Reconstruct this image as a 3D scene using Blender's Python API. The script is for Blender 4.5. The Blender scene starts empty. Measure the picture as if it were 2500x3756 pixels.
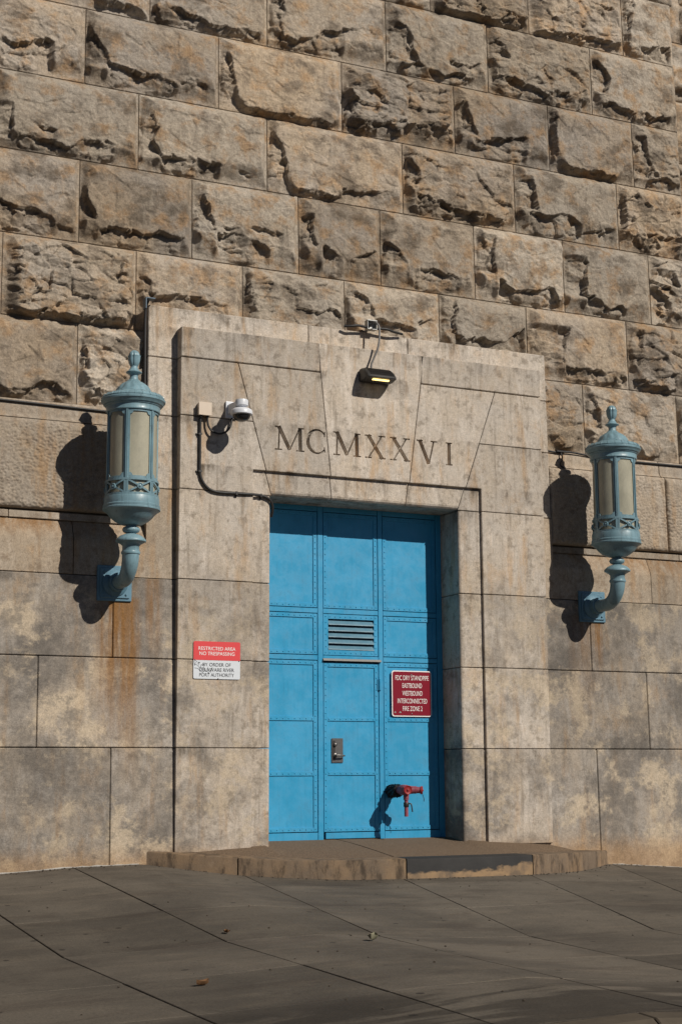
import bpy, bmesh, math, random
import numpy as np
from mathutils import Matrix, Vector

random.seed(7)
SC = bpy.context.scene
COL = SC.collection

# ------------------------------------------------------------------ camera, sky, sun, exposure
cam_data = bpy.data.cameras.new('camera')
cam = bpy.data.objects.new('camera', cam_data)
COL.objects.link(cam)
PITCH, ROLL, YAW = (math.radians(v) for v in (9.75, -0.3145, -25.205))
fw = Vector((-math.sin(YAW), math.cos(YAW), 0)); rt = Vector((math.cos(YAW), math.sin(YAW), 0)); up = Vector((0, 0, 1))
F = fw * math.cos(PITCH) + up * math.sin(PITCH)
U0 = -fw * math.sin(PITCH) + up * math.cos(PITCH)
Rv = rt * math.cos(ROLL) + U0 * math.sin(ROLL)
Uv = -rt * math.sin(ROLL) + U0 * math.cos(ROLL)
M = Matrix((Rv, Uv, -F)).transposed().to_4x4()
M.translation = Vector((-8.294, -16.893, 0.730))
cam.matrix_world = M
cam_data.sensor_fit = 'VERTICAL'; cam_data.sensor_height = 36.0
cam_data.lens = 36.0 * 5641 / 3756
cam_data.clip_start = 0.1; cam_data.clip_end = 3000
SC.camera = cam
SC.render.resolution_x, SC.render.resolution_y = 681, 1024

LIGHT = Vector((-0.475, 1.0, -0.83)).normalized()          # the way sunlight travels
EL = math.asin(-LIGHT.z)
world = bpy.data.worlds.new('World'); SC.world = world; world.use_nodes = True
wn = world.node_tree.nodes; wl = world.node_tree.links
wn.clear()
sky = wn.new('ShaderNodeTexSky'); sky.sky_type = 'NISHITA'; sky.sun_disc = False
sky.sun_elevation = EL
sky.sun_rotation = math.atan2(-LIGHT.x, -LIGHT.y)
bgn = wn.new('ShaderNodeBackground'); bgn.inputs['Strength'].default_value = 0.05
sky.air_density = 0.35; sky.dust_density = 0.1; sky.ozone_density = 1.5
won = wn.new('ShaderNodeOutputWorld')
wl.new(sky.outputs[0], bgn.inputs[0]); wl.new(bgn.outputs[0], won.inputs[0])
sun_d = bpy.data.lights.new('sun', 'SUN'); sun_d.energy = 5.0; sun_d.angle = math.radians(0.5)
sun_d.color = (1.0, 0.93, 0.83)
sun = bpy.data.objects.new('sun', sun_d); COL.objects.link(sun)
sun.rotation_euler = LIGHT.to_track_quat('-Z', 'Y').to_euler()
sun.location = (6, -12, 14)
SC.view_settings.view_transform = 'Standard'; SC.view_settings.look = 'None'
SC.view_settings.exposure = -0.22; SC.view_settings.gamma = 1.0
SC.view_settings.use_curve_mapping = False

# ------------------------------------------------------------------ object helpers
def tag(o, label=None, cat=None, group=None, kind=None):
    if label: o['label'] = label
    if cat: o['category'] = cat
    if group: o['group'] = group
    if kind: o['kind'] = kind
    return o

def thing(name, loc, label, cat, group=None):
    o = bpy.data.objects.new(name, None); COL.objects.link(o)
    o.location = loc; o.empty_display_size = 0.2
    return tag(o, label, cat, group)

def attach(o, parent):
    if parent is None: return
    o.parent = parent
    if parent.type == 'EMPTY' and not parent.get('local'):
        o.matrix_parent_inverse = Matrix.Translation(-Vector(parent.location))

def link(name, me, mat, parent=None, smooth=None):
    if mat is not None:
        me.materials.clear(); me.materials.append(mat)
    if smooth is not None:
        me.polygons.foreach_set('use_smooth', [True] * len(me.polygons))
        me.set_sharp_from_angle(angle=math.radians(smooth))
    me.update()
    o = bpy.data.objects.new(name, me); COL.objects.link(o)
    attach(o, parent)
    return o

def mesh_arrays(name, V, Q):
    me = bpy.data.meshes.new(name)
    V = np.asarray(V, np.float32); Q = np.asarray(Q, np.int32)
    me.vertices.add(len(V)); me.vertices.foreach_set('co', V.ravel())
    n = len(Q); k = Q.shape[1]
    me.loops.add(n * k); me.loops.foreach_set('vertex_index', Q.ravel())
    me.polygons.add(n)
    me.polygons.foreach_set('loop_start', np.arange(0, n * k, k, dtype=np.int32))
    me.update(calc_edges=True); me.validate()
    return me

class MB:
    """collects shapes and makes ONE mesh object of them"""
    def __init__(s): s.v = []; s.f = []
    def add(s, v, f):
        b = len(s.v); s.v += [tuple(p) for p in v]; s.f += [tuple(i + b for i in q) for q in f]; return s
    def box(s, x0, x1, y0, y1, z0, z1):
        return s.add([(x0,y0,z0),(x1,y0,z0),(x1,y1,z0),(x0,y1,z0),(x0,y0,z1),(x1,y0,z1),(x1,y1,z1),(x0,y1,z1)],
            [(0,3,2,1),(4,5,6,7),(0,1,5,4),(1,2,6,5),(2,3,7,6),(3,0,4,7)])
    def prism(s, poly, front, back):
        """poly of (x,z), front/back: y value or function of (x,z)"""
        fr = front if callable(front) else (lambda x, z: front)
        bk = back if callable(back) else (lambda x, z: back)
        n = len(poly)
        v = [(x, fr(x, z), z) for x, z in poly] + [(x, bk(x, z), z) for x, z in poly]
        f = [tuple(range(n)), tuple(range(2*n-1, n-1, -1))] + [(i, i+n, (i+1) % n + n, (i+1) % n) for i in range(n)]
        return s.add(v, f)
    def rings(s, rings, closed=True, cap0=True, cap1=True):
        n = len(rings[0]); v = [p for r in rings for p in r]; f = []
        for k in range(len(rings) - 1):
            for i in range(n if closed else n - 1):
                j = (i + 1) % n
                f.append((k*n+i, k*n+j, (k+1)*n+j, (k+1)*n+i))
        if cap0: f.append(tuple(range(n-1, -1, -1)))
        if cap1: f.append(tuple(range((len(rings)-1)*n, len(rings)*n)))
        return s.add(v, f)
    def lathe(s, prof, cx=0, cy=0, cz=0, seg=40, mod=None, axis='z', cap=True):
        R = []
        for r, z in prof:
            ring = []
            for k in range(seg):
                t = 2*math.pi*k/seg
                q = r * (1 + (mod(t, z) if mod else 0))
                a, b = q*math.cos(t), q*math.sin(t)
                if axis == 'z': ring.append((cx+a, cy+b, cz+z))
                elif axis == 'y': ring.append((cx+a, cy+z, cz+b))
                else: ring.append((cx+z, cy+a, cz+b))
            R.append(ring)
        return s.rings(R, True, cap, cap)
    def tube(s, pts, rad, seg=10, res=6, smooth=True):
        P = [Vector(p) for p in pts]
        rr = list(rad) if hasattr(rad, '__len__') else [rad]*len(P)
        if smooth and len(P) > 2:
            Q = []; RR = []
            for i in range(len(P)-1):
                p0, p1, p2, p3 = P[max(i-1,0)], P[i], P[i+1], P[min(i+2,len(P)-1)]
                for k in range(res):
                    t = k/res
                    Q.append(0.5*((2*p1)+(p2-p0)*t+(2*p0-5*p1+4*p2-p3)*t*t+(3*p1-p0-3*p2+p3)*t**3))
                    RR.append(rr[i]*(1-t)+rr[i+1]*t)
            Q.append(P[-1]); RR.append(rr[-1]); P, rr = Q, RR
        T = [(P[min(i+1,len(P)-1)]-P[max(i-1,0)]).normalized() for i in range(len(P))]
        n = T[0].orthogonal().normalized(); R = []
        for i, p in enumerate(P):
            n = (n - T[i]*n.dot(T[i])).normalized(); b = T[i].cross(n)
            R.append([p + rr[i]*(math.cos(2*math.pi*k/seg)*n + math.sin(2*math.pi*k/seg)*b) for k in range(seg)])
        return s.rings(R)
    def mesh(s, name, fix=True):
        me = bpy.data.meshes.new(name); me.from_pydata(s.v, [], s.f)
        if fix:
            bm = bmesh.new(); bm.from_mesh(me); bmesh.ops.recalc_face_normals(bm, faces=bm.faces); bm.to_mesh(me); bm.free()
        return me
    def build(s, name, mat, parent=None, smooth=None, bevel=0, seg=1, angle=30):
        me = s.mesh(name)
        if bevel:
            bm = bmesh.new(); bm.from_mesh(me)
            es = [e for e in bm.edges if len(e.link_faces) == 2 and e.calc_face_angle(0) > math.radians(angle)]
            bmesh.ops.bevel(bm, geom=es, offset=bevel, segments=seg, affect='EDGES', clamp_overlap=True, profile=0.6)
            bm.to_mesh(me); bm.free()
        return link(name, me, mat, parent, smooth)

# ------------------------------------------------------------------ numpy noise for carved relief
def hsh(ix, iy, s):
    h = (ix.astype(np.int64)*374761393 + iy.astype(np.int64)*668265263 + int(s)*1442695041) & 0xffffffff
    h = ((h ^ (h >> 13)) * 1274126177) & 0xffffffff
    h = ((h ^ (h >> 16)) * 2246822519) & 0xffffffff
    return ((h ^ (h >> 15)) & 0xffffff) / float(0xffffff)
def perlin(x, y, s=0):
    ix = np.floor(x).astype(np.int64); iy = np.floor(y).astype(np.int64)
    fx = x-ix; fy = y-iy
    u = fx**3*(fx*(fx*6-15)+10); v = fy**3*(fy*(fy*6-15)+10)
    def g(a, b):
        t = hsh(ix+a, iy+b, s)*2*np.pi
        return np.cos(t)*(fx-a)+np.sin(t)*(fy-b)
    return 1.5*((g(0,0)*(1-u)+g(1,0)*u)*(1-v)+(g(0,1)*(1-u)+g(1,1)*u)*v)
def fbm(x, y, s=0, o=4):
    r = 0; a = 1
    for k in range(o):
        r = r + a*perlin(x*2**k, y*2**k, s+17*k); a *= .5
    return r
def facets(x, y, s=0, tilt=.5):
    """broken planes: every Voronoi cell gets its own height and tilt"""
    ix = np.floor(x).astype(np.int64); iy = np.floor(y).astype(np.int64)
    best = np.full(x.shape, 9e9); h = np.zeros(x.shape)
    for a in (-1,0,1):
        for b in (-1,0,1):
            cx = ix+a+hsh(ix+a, iy+b, s); cy = iy+b+hsh(ix+a, iy+b, s+1)
            d = (x-cx)**2+(y-cy)**2
            hh = .62*(hsh(ix+a,iy+b,s+2)-.5) + 1.5*tilt*((hsh(ix+a,iy+b,s+3)-.5)*(x-cx)+(hsh(ix+a,iy+b,s+4)-.5)*(y-cy))
            m = d < best; best = np.where(m, d, best); h = np.where(m, hh, h)
    return h, np.sqrt(best)

# ------------------------------------------------------------------ material helper
def rgb(r, g, b):
    f = lambda c: ((c/255+.055)/1.055)**2.4 if c/255 > .04045 else c/255/12.92
    return (f(r), f(g), f(b), 1)
class NT:
    def __init__(s, name):
        s.m = bpy.data.materials.new(name); s.m.use_nodes = True
        s.t = s.m.node_tree; s.n = s.t.nodes; s.l = s.t.links
        s.b = s.n['Principled BSDF']; s._pos = None
        s.b.inputs['Specular IOR Level'].default_value = .25
    def new(s, t): return s.n.new(t)
    def put(s, sock, v):
        if isinstance(v, bpy.types.NodeSocket): s.l.new(v, sock)
        elif v is not None: sock.default_value = v
    @property
    def pos(s):
        if s._pos is None: s._pos = s.new('ShaderNodeNewGeometry').outputs['Position']
        return s._pos
    def objc(s): return s.new('ShaderNodeTexCoord').outputs['Object']
    def rnd(s): return s.new('ShaderNodeObjectInfo').outputs['Random']
    def scale(s, v, sc, loc=(0,0,0)):
        m = s.new('ShaderNodeMapping'); s.l.new(v, m.inputs[0]); m.inputs['Scale'].default_value = sc; m.inputs['Location'].default_value = loc
        return m.outputs[0]
    def noise(s, v, sc, det=5, ro=.55, di=0.):
        n = s.new('ShaderNodeTexNoise'); s.l.new(v, n.inputs['Vector']); n.inputs['Scale'].default_value = sc
        n.inputs['Detail'].default_value = det; n.inputs['Roughness'].default_value = ro; n.inputs['Distortion'].default_value = di
        return n.outputs['Fac']
    def voro(s, v, sc, feat='F1'):
        n = s.new('ShaderNodeTexVoronoi'); n.feature = feat; s.l.new(v, n.inputs['Vector']); n.inputs['Scale'].default_value = sc
        return n.outputs['Distance']
    def ma(s, op, a, b=None, c=None, clamp=False):
        n = s.new('ShaderNodeMath'); n.operation = op; n.use_clamp = clamp
        s.put(n.inputs[0], a); s.put(n.inputs[1], b)
        if c is not None: s.put(n.inputs[2], c)
        return n.outputs[0]
    def rng(s, v, a, b, c=0., d=1.):
        n = s.new('ShaderNodeMapRange'); s.put(n.inputs[0], v)
        for i, k in enumerate((a, b, c, d)): n.inputs[i+1].default_value = k
        n.interpolation_type = 'SMOOTHSTEP'
        return n.outputs[0]
    def mix(s, f, a, b, mode='MIX'):
        n = s.new('ShaderNodeMix'); n.data_type = 'RGBA'; n.blend_type = mode
        s.put(n.inputs[0], f); s.put(n.inputs[6], a); s.put(n.inputs[7], b); return n.outputs[2]
    def ramp(s, f, st):
        n = s.new('ShaderNodeValToRGB'); s.put(n.inputs[0], f); e = n.color_ramp.elements
        while len(e) < len(st): e.new(.5)
        for k, (p, c) in enumerate(st): e[k].position = p; e[k].color = c
        return n.outputs[0]
    def bright(s, col, f): 
        n = s.new('ShaderNodeVectorMath'); n.operation = 'SCALE'; s.put(n.inputs[0], col[:3] if isinstance(col, tuple) else col); s.put(n.inputs['Scale'], f); return n.outputs[0]
    def xyz(s, v=None):
        n = s.new('ShaderNodeSeparateXYZ'); s.l.new(v or s.pos, n.inputs[0]); return n.outputs
    def bump(s, h, st, dist, prev=None):
        n = s.new('ShaderNodeBump'); n.inputs['Strength'].default_value = st; n.inputs['Distance'].default_value = dist
        s.l.new(h, n.inputs['Height'])
        if prev is not None: s.l.new(prev, n.inputs['Normal'])
        return n.outputs[0]
    def out(s, col=None, rough=None, normal=None, metal=None, spec=None):
        s.put(s.b.inputs['Base Color'], col); s.put(s.b.inputs['Roughness'], rough)
        if normal is not None: s.l.new(normal, s.b.inputs['Normal'])
        if metal is not None: s.b.inputs['Metallic'].default_value = metal
        if spec is not None: s.b.inputs['Specular IOR Level'].default_value = spec
        return s.m

C4 = lambda r, g, b: (r, g, b, 1)

def stone_rock():
    t = NT('rock_faced_sandstone'); p = t.pos
    big = t.noise(p, .9, 6, .6); mid = t.noise(t.scale(p, (1,1,1), (7,3,1)), 3.6, 7, .66)
    st = t.noise(t.scale(p, (6,6,.8)), 1.6, 6, .65); dk = t.noise(t.scale(p, (1,1,1.4), (2,9,4)), 2.2, 8, .68)
    fine = t.noise(p, 60, 4, .75); gr = t.noise(p, 17, 6, .7)
    c = t.mix(t.rng(big, .36, .66), C4(.325,.257,.185), C4(.295,.258,.218))
    c = t.mix(t.ma('MULTIPLY', t.rng(t.ma('FRACT', t.ma('MULTIPLY', t.rnd(), 7.31)), .45, .8), .55), c, C4(.40,.355,.295))
    c = t.mix(t.ma('MULTIPLY', t.rng(mid, .47, .66), .85), c, C4(.315,.205,.115))
    c = t.mix(t.ma('MULTIPLY', t.rng(dk, .48, .64), .75), c, C4(.115,.092,.070))
    c = t.mix(t.ma('MULTIPLY', t.rng(st, .52, .75), .5), c, C4(.16,.13,.10))
    c = t.mix(t.ma('MULTIPLY', t.rng(st, .46, .25), .45), c, C4(.43,.37,.29))
    c = t.bright(c, t.ma('MULTIPLY', t.ma('MULTIPLY_ADD', t.rnd(), .50, .86), t.ma('MULTIPLY', t.ma('MULTIPLY_ADD', fine, 1.4, .3), t.ma('MULTIPLY_ADD', gr, 1.1, .45))))
    n = t.bump(t.noise(p, 22, 9, .74), 1.0, .018)
    n = t.bump(t.noise(p, 120, 4, .7), .5, .004, n)
    return t.out(c, .93, n, spec=.12)

def stone_smooth(name, ca, cb, cs, streak=.5, patch=0., rust=(), low=False, zsoil=None, levels=(), grime=C4(.085,.070,.055)):
    t = NT(name); p = t.pos; X = t.xyz()
    big = t.noise(t.scale(p, (1,1,1), (3,0,5)), 1.3, 8, .65, .4)
    st = t.noise(t.scale(p, (7,7,.6)), 1.5, 9, .72)
    st2 = t.noise(t.scale(p, (3.4,3.4,.6), (9,2,4)), 1.4, 7, .66)
    wh = t.noise(t.scale(p, (5,5,1.3), (4,4,9)), 1.2, 7, .68)
    mot = t.noise(p, 7, 8, .7)
    fine = t.noise(p, 75, 4, .8); gr = t.noise(p, 21, 6, .72)
    c = t.mix(t.rng(big, .35, .65), ca, cb)
    c = t.mix(t.ma('MULTIPLY', t.rng(wh, .48, .66), .6), c, tuple(min(.8, v*1.22+.03) for v in cb[:3])+(1,))
    c = t.mix(t.ma('MULTIPLY', t.rng(st, .50, .70), streak), c, cs)
    c = t.mix(t.ma('MULTIPLY', t.rng(st2, .51, .70), .65), c, C4(ca[0]*.92, ca[1]*.70, ca[2]*.47))
    och = t.noise(t.scale(p, (1,1,.8), (6,2,1)), 2.6, 9, .7)
    c = t.mix(t.ma('MULTIPLY', t.rng(och, .55, .70), .4), c, C4(ca[0]*.98, ca[1]*.78, ca[2]*.56))
    if patch:
        e = t.noise(t.scale(p, (1,1,1.1), (1.3,0,.4)), 1.5, 12, .73, .12)
        pm = t.rng(e, .495, .60)
        dk = t.noise(t.scale(p, (1,1,1), (8,1,2)), 1.15, 12, .72, .12)
        dm = t.rng(dk, .42, .64)
        if zsoil:
            zs = t.rng(t.ma('MULTIPLY_ADD', big, 1.2, X[2]), zsoil[1], zsoil[0]); pm = t.ma('MULTIPLY', pm, zs); dm = t.ma('MULTIPLY', dm, zs)
        c = t.mix(t.ma('MULTIPLY', dm, patch*.90), c, C4(.118,.106,.094))
        c = t.mix(t.ma('MULTIPLY', pm, patch*.75), c, C4(.45,.37,.27))
    c = t.mix(t.ma('MULTIPLY', t.rng(mot, .51, .64), .65), c, cs)
    if levels:
        acc = None
        for lv in levels:
            k = t.ma('MULTIPLY', t.rng(X[2], lv-.30, lv), t.ma('LESS_THAN', X[2], lv+.001))
            k = t.ma('MAXIMUM', k, t.rng(t.ma('ABSOLUTE', t.ma('SUBTRACT', X[2], lv)), .035, .0))
            acc = k if acc is None else t.ma('MAXIMUM', acc, k)
        acc = t.ma('MULTIPLY', acc, t.ma('MULTIPLY', t.rng(wh, .40, .62), t.rng(t.ma('ADD', t.ma('MULTIPLY', st2, .7), t.ma('MULTIPLY', big, .6)), .58, .80)))
        c = t.mix(t.ma('MULTIPLY', acc, .9), c, grime)
    for (x, w, ztop, ln, am) in rust:
        dx = t.ma('DIVIDE', t.ma('SUBTRACT', t.ma('MULTIPLY_ADD', st2, .10, X[0]), x+.05), w)
        gx = t.rng(t.ma('ABSOLUTE', dx), 1.0, .15)
        gz = t.ma('MULTIPLY', t.rng(X[2], ztop-ln, ztop), t.rng(X[2], ztop+.05, ztop-.02))
        r = t.ma('MULTIPLY', t.ma('MULTIPLY', gx, gz), t.ma('MULTIPLY', t.rng(st, .28, .60), am), clamp=True)
        c = t.mix(r, c, C4(.205,.108,.042))
    if low:
        lz = t.ma('MULTIPLY', t.rng(t.ma('MULTIPLY_ADD', mot, .3, X[2]), .20, -.14), .55)
        c = t.mix(lz, c, C4(.33,.20,.095))
    c = t.bright(c, t.ma('MULTIPLY', t.ma('MULTIPLY_ADD', t.rnd(), .30, .93), t.ma('MULTIPLY', t.ma('MULTIPLY_ADD', fine, 1.5, .25), t.ma('MULTIPLY_ADD', gr, .9, .55))))
    n = t.bump(t.noise(p, 45, 6, .72), .55, .007)
    n = t.bump(t.noise(p, 6, 3, .5), .25, .02, n)
    return t.out(c, .9, n, spec=.15)

def plain(name, col, rough=.5, metal=0., spec=.3, var=.15, sc=12, bump=0.):
    t = NT(name); p = t.pos
    c = t.bright(col, t.ma('MULTIPLY_ADD', t.noise(p, sc, 5, .65), 2*var, 1-var))
    n = t.bump(t.noise(p, sc*3, 4, .6), bump, .004) if bump else None
    return t.out(c, rough, n, metal, spec)

def painted(name, col, rust=.5, rough=.5, grime=.35, fade=.15):
    """weathered paint: faded patches, dirt runs, scuffs and rust freckles"""
    t = NT(name); p = t.pos
    a = t.noise(p, 3.0, 7, .65); b = t.noise(p, 26, 8, .74); g = t.noise(t.scale(p, (14,14,1.3)), 2, 7, .68); d = t.noise(p, 7, 8, .72)
    c = t.mix(t.rng(a, .35, .7), col, tuple(min(1, v*(1+fade)+.012) for v in col[:3])+(1,))
    c = t.mix(t.ma('MULTIPLY', t.rng(g, .48, .72), grime), c, tuple(v*.55+.006 for v in col[:3])+(1,))
    c = t.mix(t.ma('MULTIPLY', t.rng(d, .54, .70), grime), c, tuple(v*.45+.008 for v in col[:3])+(1,))
    c = t.mix(t.ma('MULTIPLY', t.rng(b, .63, .70), rust), c, C4(.13,.062,.028))
    n = t.bump(t.noise(p, 40, 4, .6), .18, .004)
    return t.out(c, t.rng(d, .35, .7, rough-.12, rough+.15), n, spec=.5)
M_ROCK = stone_rock()
M_PORTAL = stone_smooth('portal_sandstone', C4(.425,.362,.292), C4(.425,.380,.330), C4(.195,.163,.128), .72, .95, zsoil=(2.0,4.9), low=True, levels=(1.06,2.075,3.01,4.08,4.378,4.97,5.685,6.06,6.33), grime=C4(.075,.060,.045))
M_BASE = stone_smooth('base_sandstone', C4(.305,.258,.206), C4(.270,.244,.215), C4(.165,.145,.122), .45, 1.0,
                      rust=((-3.15,.34,2.76,2.2,1.15), (-2.98,.16,2.75,2.5,1.0), (-2.70,.14,3.0,1.3,.9), (3.44,.13,2.76,.9,1.3), (3.2,.30,2.8,1.6,.5)), low=True, levels=(1.06,2.075,3.01))
M_MOULD = stone_smooth('moulding_sandstone', C4(.31,.25,.185), C4(.27,.225,.175), C4(.18,.135,.095), .4,
                       rust=((-4.5,1.75,3.66,.30,.85), (4.6,1.9,3.64,.34,.7)))
M_PIT = stone_smooth('pitted_sandstone', C4(.32,.26,.195), C4(.285,.245,.20), C4(.19,.15,.115), .4)
M_MORTAR = plain('mortar', C4(.25,.20,.15), .95, spec=.1, var=.3, sc=20, bump=.4)
M_DARK = plain('dark_joint', C4(.06,.05,.042), .95, spec=.05, var=.3)
M_BLUE = painted('blue_door_paint', C4(.028,.282,.500), .16, .42, .26, .10)
M_BLUEF = painted('blue_frame_paint', C4(.028,.280,.50), .25, .42, .22, .08)

def w_base(x):
    return np.interp(x, [-40,-9,-6,-4.4,-3.6,-2.84,-1.9,-.8,0,.8,1.74,2.66,3.45,4.63,9,40],
                     [-.42,-.40,-.33,-.286,-.241,-.227,-.31,-.345,-.342,-.345,-.37,-.405,-.40,-.48,-.53,-.55])
YT1 = -4.95
def ground_z(x, y):
    return float(w_base(x)) + .065*(max(y, YT1) - .05)

# ------------------------------------------------------------------ ground, road, kerb, sidewalk slabs
def concrete():
    t = NT('sidewalk_concrete'); p = t.pos; X = t.xyz()
    a = t.noise(p, .7, 7, .62, .3); b = t.noise(t.scale(p, (.7,1.9,1)), 1.8, 8, .70); fine = t.noise(p, 55, 5, .85)
    sp = t.noise(p, 9, 6, .7)
    c = t.mix(t.rng(a, .36, .64), C4(.120,.104,.084), C4(.078,.068,.056))
    c = t.mix(t.ma('MULTIPLY', t.rng(b, .48, .68), .4), c, C4(.150,.125,.095))
    c = t.mix(t.ma('MULTIPLY', t.rng(sp, .56, .68), .35), c, C4(.042,.035,.028))
    ag = t.voro(p, 55)
    c = t.mix(t.ma('MULTIPLY', t.rng(ag, .25, .05), .5), c, C4(.18,.155,.12))
    gum = t.ma('MULTIPLY', t.rng(t.voro(p, 2.3), .075, .055), .8)
    c = t.mix(gum, c, C4(.018,.016,.014))
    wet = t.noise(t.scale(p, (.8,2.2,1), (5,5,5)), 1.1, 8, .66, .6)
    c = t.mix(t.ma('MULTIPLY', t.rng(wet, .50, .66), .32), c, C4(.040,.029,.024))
    # cast shade along the kerb, painted into the slab colour as dark patches
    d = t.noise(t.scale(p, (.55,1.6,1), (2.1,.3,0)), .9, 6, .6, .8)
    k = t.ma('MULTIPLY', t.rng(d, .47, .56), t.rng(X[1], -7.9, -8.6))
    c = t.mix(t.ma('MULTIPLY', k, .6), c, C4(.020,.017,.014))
    c = t.bright(c, t.ma('MULTIPLY', t.ma('MULTIPLY_ADD', t.rnd(), .34, .83), t.ma('MULTIPLY_ADD', fine, 1.9, .05)))
    n = t.bump(t.noise(p, 60, 5, .7), .35, .004)
    n = t.bump(t.noise(t.scale(p, (1,5,1)), 9, 4, .65), .10, .006, n)
    return t.out(c, .86, n, spec=.2)
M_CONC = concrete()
def asphalt():
    t = NT('asphalt'); p = t.pos
    c = t.mix(t.noise(p, 40, 5, .8), C4(.028,.024,.02), C4(.085,.07,.05))
    return t.out(c, .95, t.bump(t.noise(p, 70, 4, .8), .8, .01), spec=.1)
M_ROAD = asphalt()

g = MB(); g.add([(-900,-900,-1.02),(900,-900,-1.02),(900,900,-1.02),(-900,900,-1.02)], [(0,1,2,3)])
tag(g.build('ground', M_ROAD), kind='structure')
# roadway strip in front of the kerb
rows = []
for y in (-9.84, -30.0):
    rows.append([(x, y, ground_z(x, y)-.14+(0 if y > -10 else -.02)) for x in np.linspace(-40, 40, 61)])
r = MB(); n = 61
r.add(rows[0]+rows[1], [(i, i+1, i+1+n, i+n) for i in range(n-1)])
tag(r.build('road', M_ROAD), kind='structure')

XW = [-14.5,-13,-11.5,-10,-8.2,-6.5,-5.0,-3.6,-1.75,.12,1.95,3.5,5.0,6.6,8.2]
XT = [-14.3,-12.8,-11.4,-9.8,-8.0,-6.42,-5.04,-3.71,-2.33,-.86,.47,1.85,3.2,4.6,6.0]
XB = [-14.2,-12.7,-11.3,-9.7,-7.9,-6.42,-5.15,-3.92,-2.73,-1.5,-.32,.85,2.1,3.3,4.6]
YR = [.30,-1.5,-3.25,YT1,-6.62,-8.12,-9.62]
def jx(k, y):
    if y >= YT1: t = (y-.05)/(YT1-.05); return XW[k]*(1-t)+XT[k]*t
    t = (y-YT1)/(-9.62-YT1); return XT[k]*(1-t)+XB[k]*t
side = MB()
nx = 61
xs_ = np.linspace(-15, 9, nx); ys_ = [.4,-1.5,-3.25,YT1,-7,-9.62]
side.add([(x, y, ground_z(x, y)-.016) for y in ys_ for x in xs_],
         [(j*nx+i, j*nx+i+1, (j+1)*nx+i+1, (j+1)*nx+i) for j in range(len(ys_)-1) for i in range(nx-1)])
sidewalk = tag(side.build('sidewalk', M_DARK), kind='structure')
for k in range(len(XW)-1):
    for j in range(len(YR)-1):
        y0, y1 = YR[j], YR[j+1]; m = 5
        gx = .0065; gy0 = .005 if j in (3,) else .002; gy1 = .005 if j in (2,) else .002
        V = []; wob = [random.uniform(-.0025,.0025) for _ in range(4)]
        for b in range(m+1):
            for a in range(m+1):
                v = b/m; u = a/m
                y = (y0-gy0)*(1-v)+(y1+gy1)*v
                xl_, xr_ = jx(k, y)+gx, jx(k+1, y)-gx
                x = xl_*(1-u)+xr_*u
                z = ground_z(x, y)+(wob[0]*(1-u)+wob[1]*u)*(1-v)+(wob[2]*(1-u)+wob[3]*u)*v
                V.append((x, y, z))
        top = [(b*(m+1)+a, b*(m+1)+a+1, (b+1)*(m+1)+a+1, (b+1)*(m+1)+a) for b in range(m) for a in range(m)]
        ring = [a for a in range(m+1)]+[b*(m+1)+m for b in range(1,m+1)]+[m*(m+1)+a for a in range(m-1,-1,-1)]+[b*(m+1) for b in range(m-1,0,-1)]
        base = len(V)
        V += [(V[i][0], V[i][1], V[i][2]-.09) for i in ring]
        L = len(ring)
        F_ = top+[(ring[i], ring[(i+1)%L], base+(i+1)%L, base+i) for i in range(L)]
        s = MB(); s.add(V, F_)
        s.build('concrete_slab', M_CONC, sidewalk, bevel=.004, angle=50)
M_KERB = plain('kerb_concrete', C4(.085,.07,.053), .9, spec=.15, var=.35, sc=8, bump=.4)
kb = MB(); kb.add([(x, y, ground_z(x, -9.7)-.03) for y in (-9.62, -9.8) for x in xs_], [(i, i+1, nx+i+1, nx+i) for i in range(nx-1)])
kerb = tag(kb.build('kerb', M_DARK), kind='structure')
x = -14.0; 
while x < 7:
    x2 = x + random.uniform(1.7, 1.9); V = []
    for xx in (x+.006, x2-.006):
        z = ground_z(xx, -9.7)
        V += [(xx,-9.632,z-.3),(xx,-9.632,z+.003),(xx,-9.80,z-.006),(xx,-9.84,z-.03),(xx,-9.85,z-.3)]
    s = MB(); s.rings([V[:5], V[5:]]); s.build('kerb_stone', M_KERB, kerb, bevel=.008, angle=40)
    x = x2

# ------------------------------------------------------------------ the building
yo = lambda z: .035 + .021*z            # battered face of the base and of the portal's outer step
yu = lambda z: yo(z) + .20              # joint plane of the rock-faced wall above
building = thing('stone_building', (.08, 0, -.4), 'massive tan stone building front with rock-faced upper courses around a carved doorway', 'building')

# backing of the rock-faced wall, mortar coloured
def wall_backing(name, x0, x1, z0, z1, fy, mat, depth=.6):
    m = MB(); m.prism([(x0,z0),(x1,z0),(x1,z1),(x0,z1)], lambda x, z: fy(z), lambda x, z: fy(z)+depth); return m.build(name, mat, building)
upper = wall_backing('upper_wall', -12.0, 5.40, 4.9, 14.4, lambda z: yu(z)+.010, M_MORTAR)
base_w = MB()
base_w.prism([(-12,-1),(-1.9,-1),(-1.9,3.75),(-12,3.75)], lambda x, z: yo(z)+.14, .9)
base_w.prism([(-12,3.75),(-2.2,3.75),(-2.2,4.9),(-12,4.9)], lambda x, z: yo(z)+.16, .9)
base_w.prism([(1.9,-1),(5.40,-1),(5.40,3.75),(1.9,3.75)], lambda x, z: yo(z)+.14, .9)
base_w.prism([(2.2,3.75),(5.40,3.75),(5.40,4.9),(2.2,4.9)], lambda x, z: yo(z)+.16, .9)
base_wall = base_w.build('base_wall', M_MORTAR, building)

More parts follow.
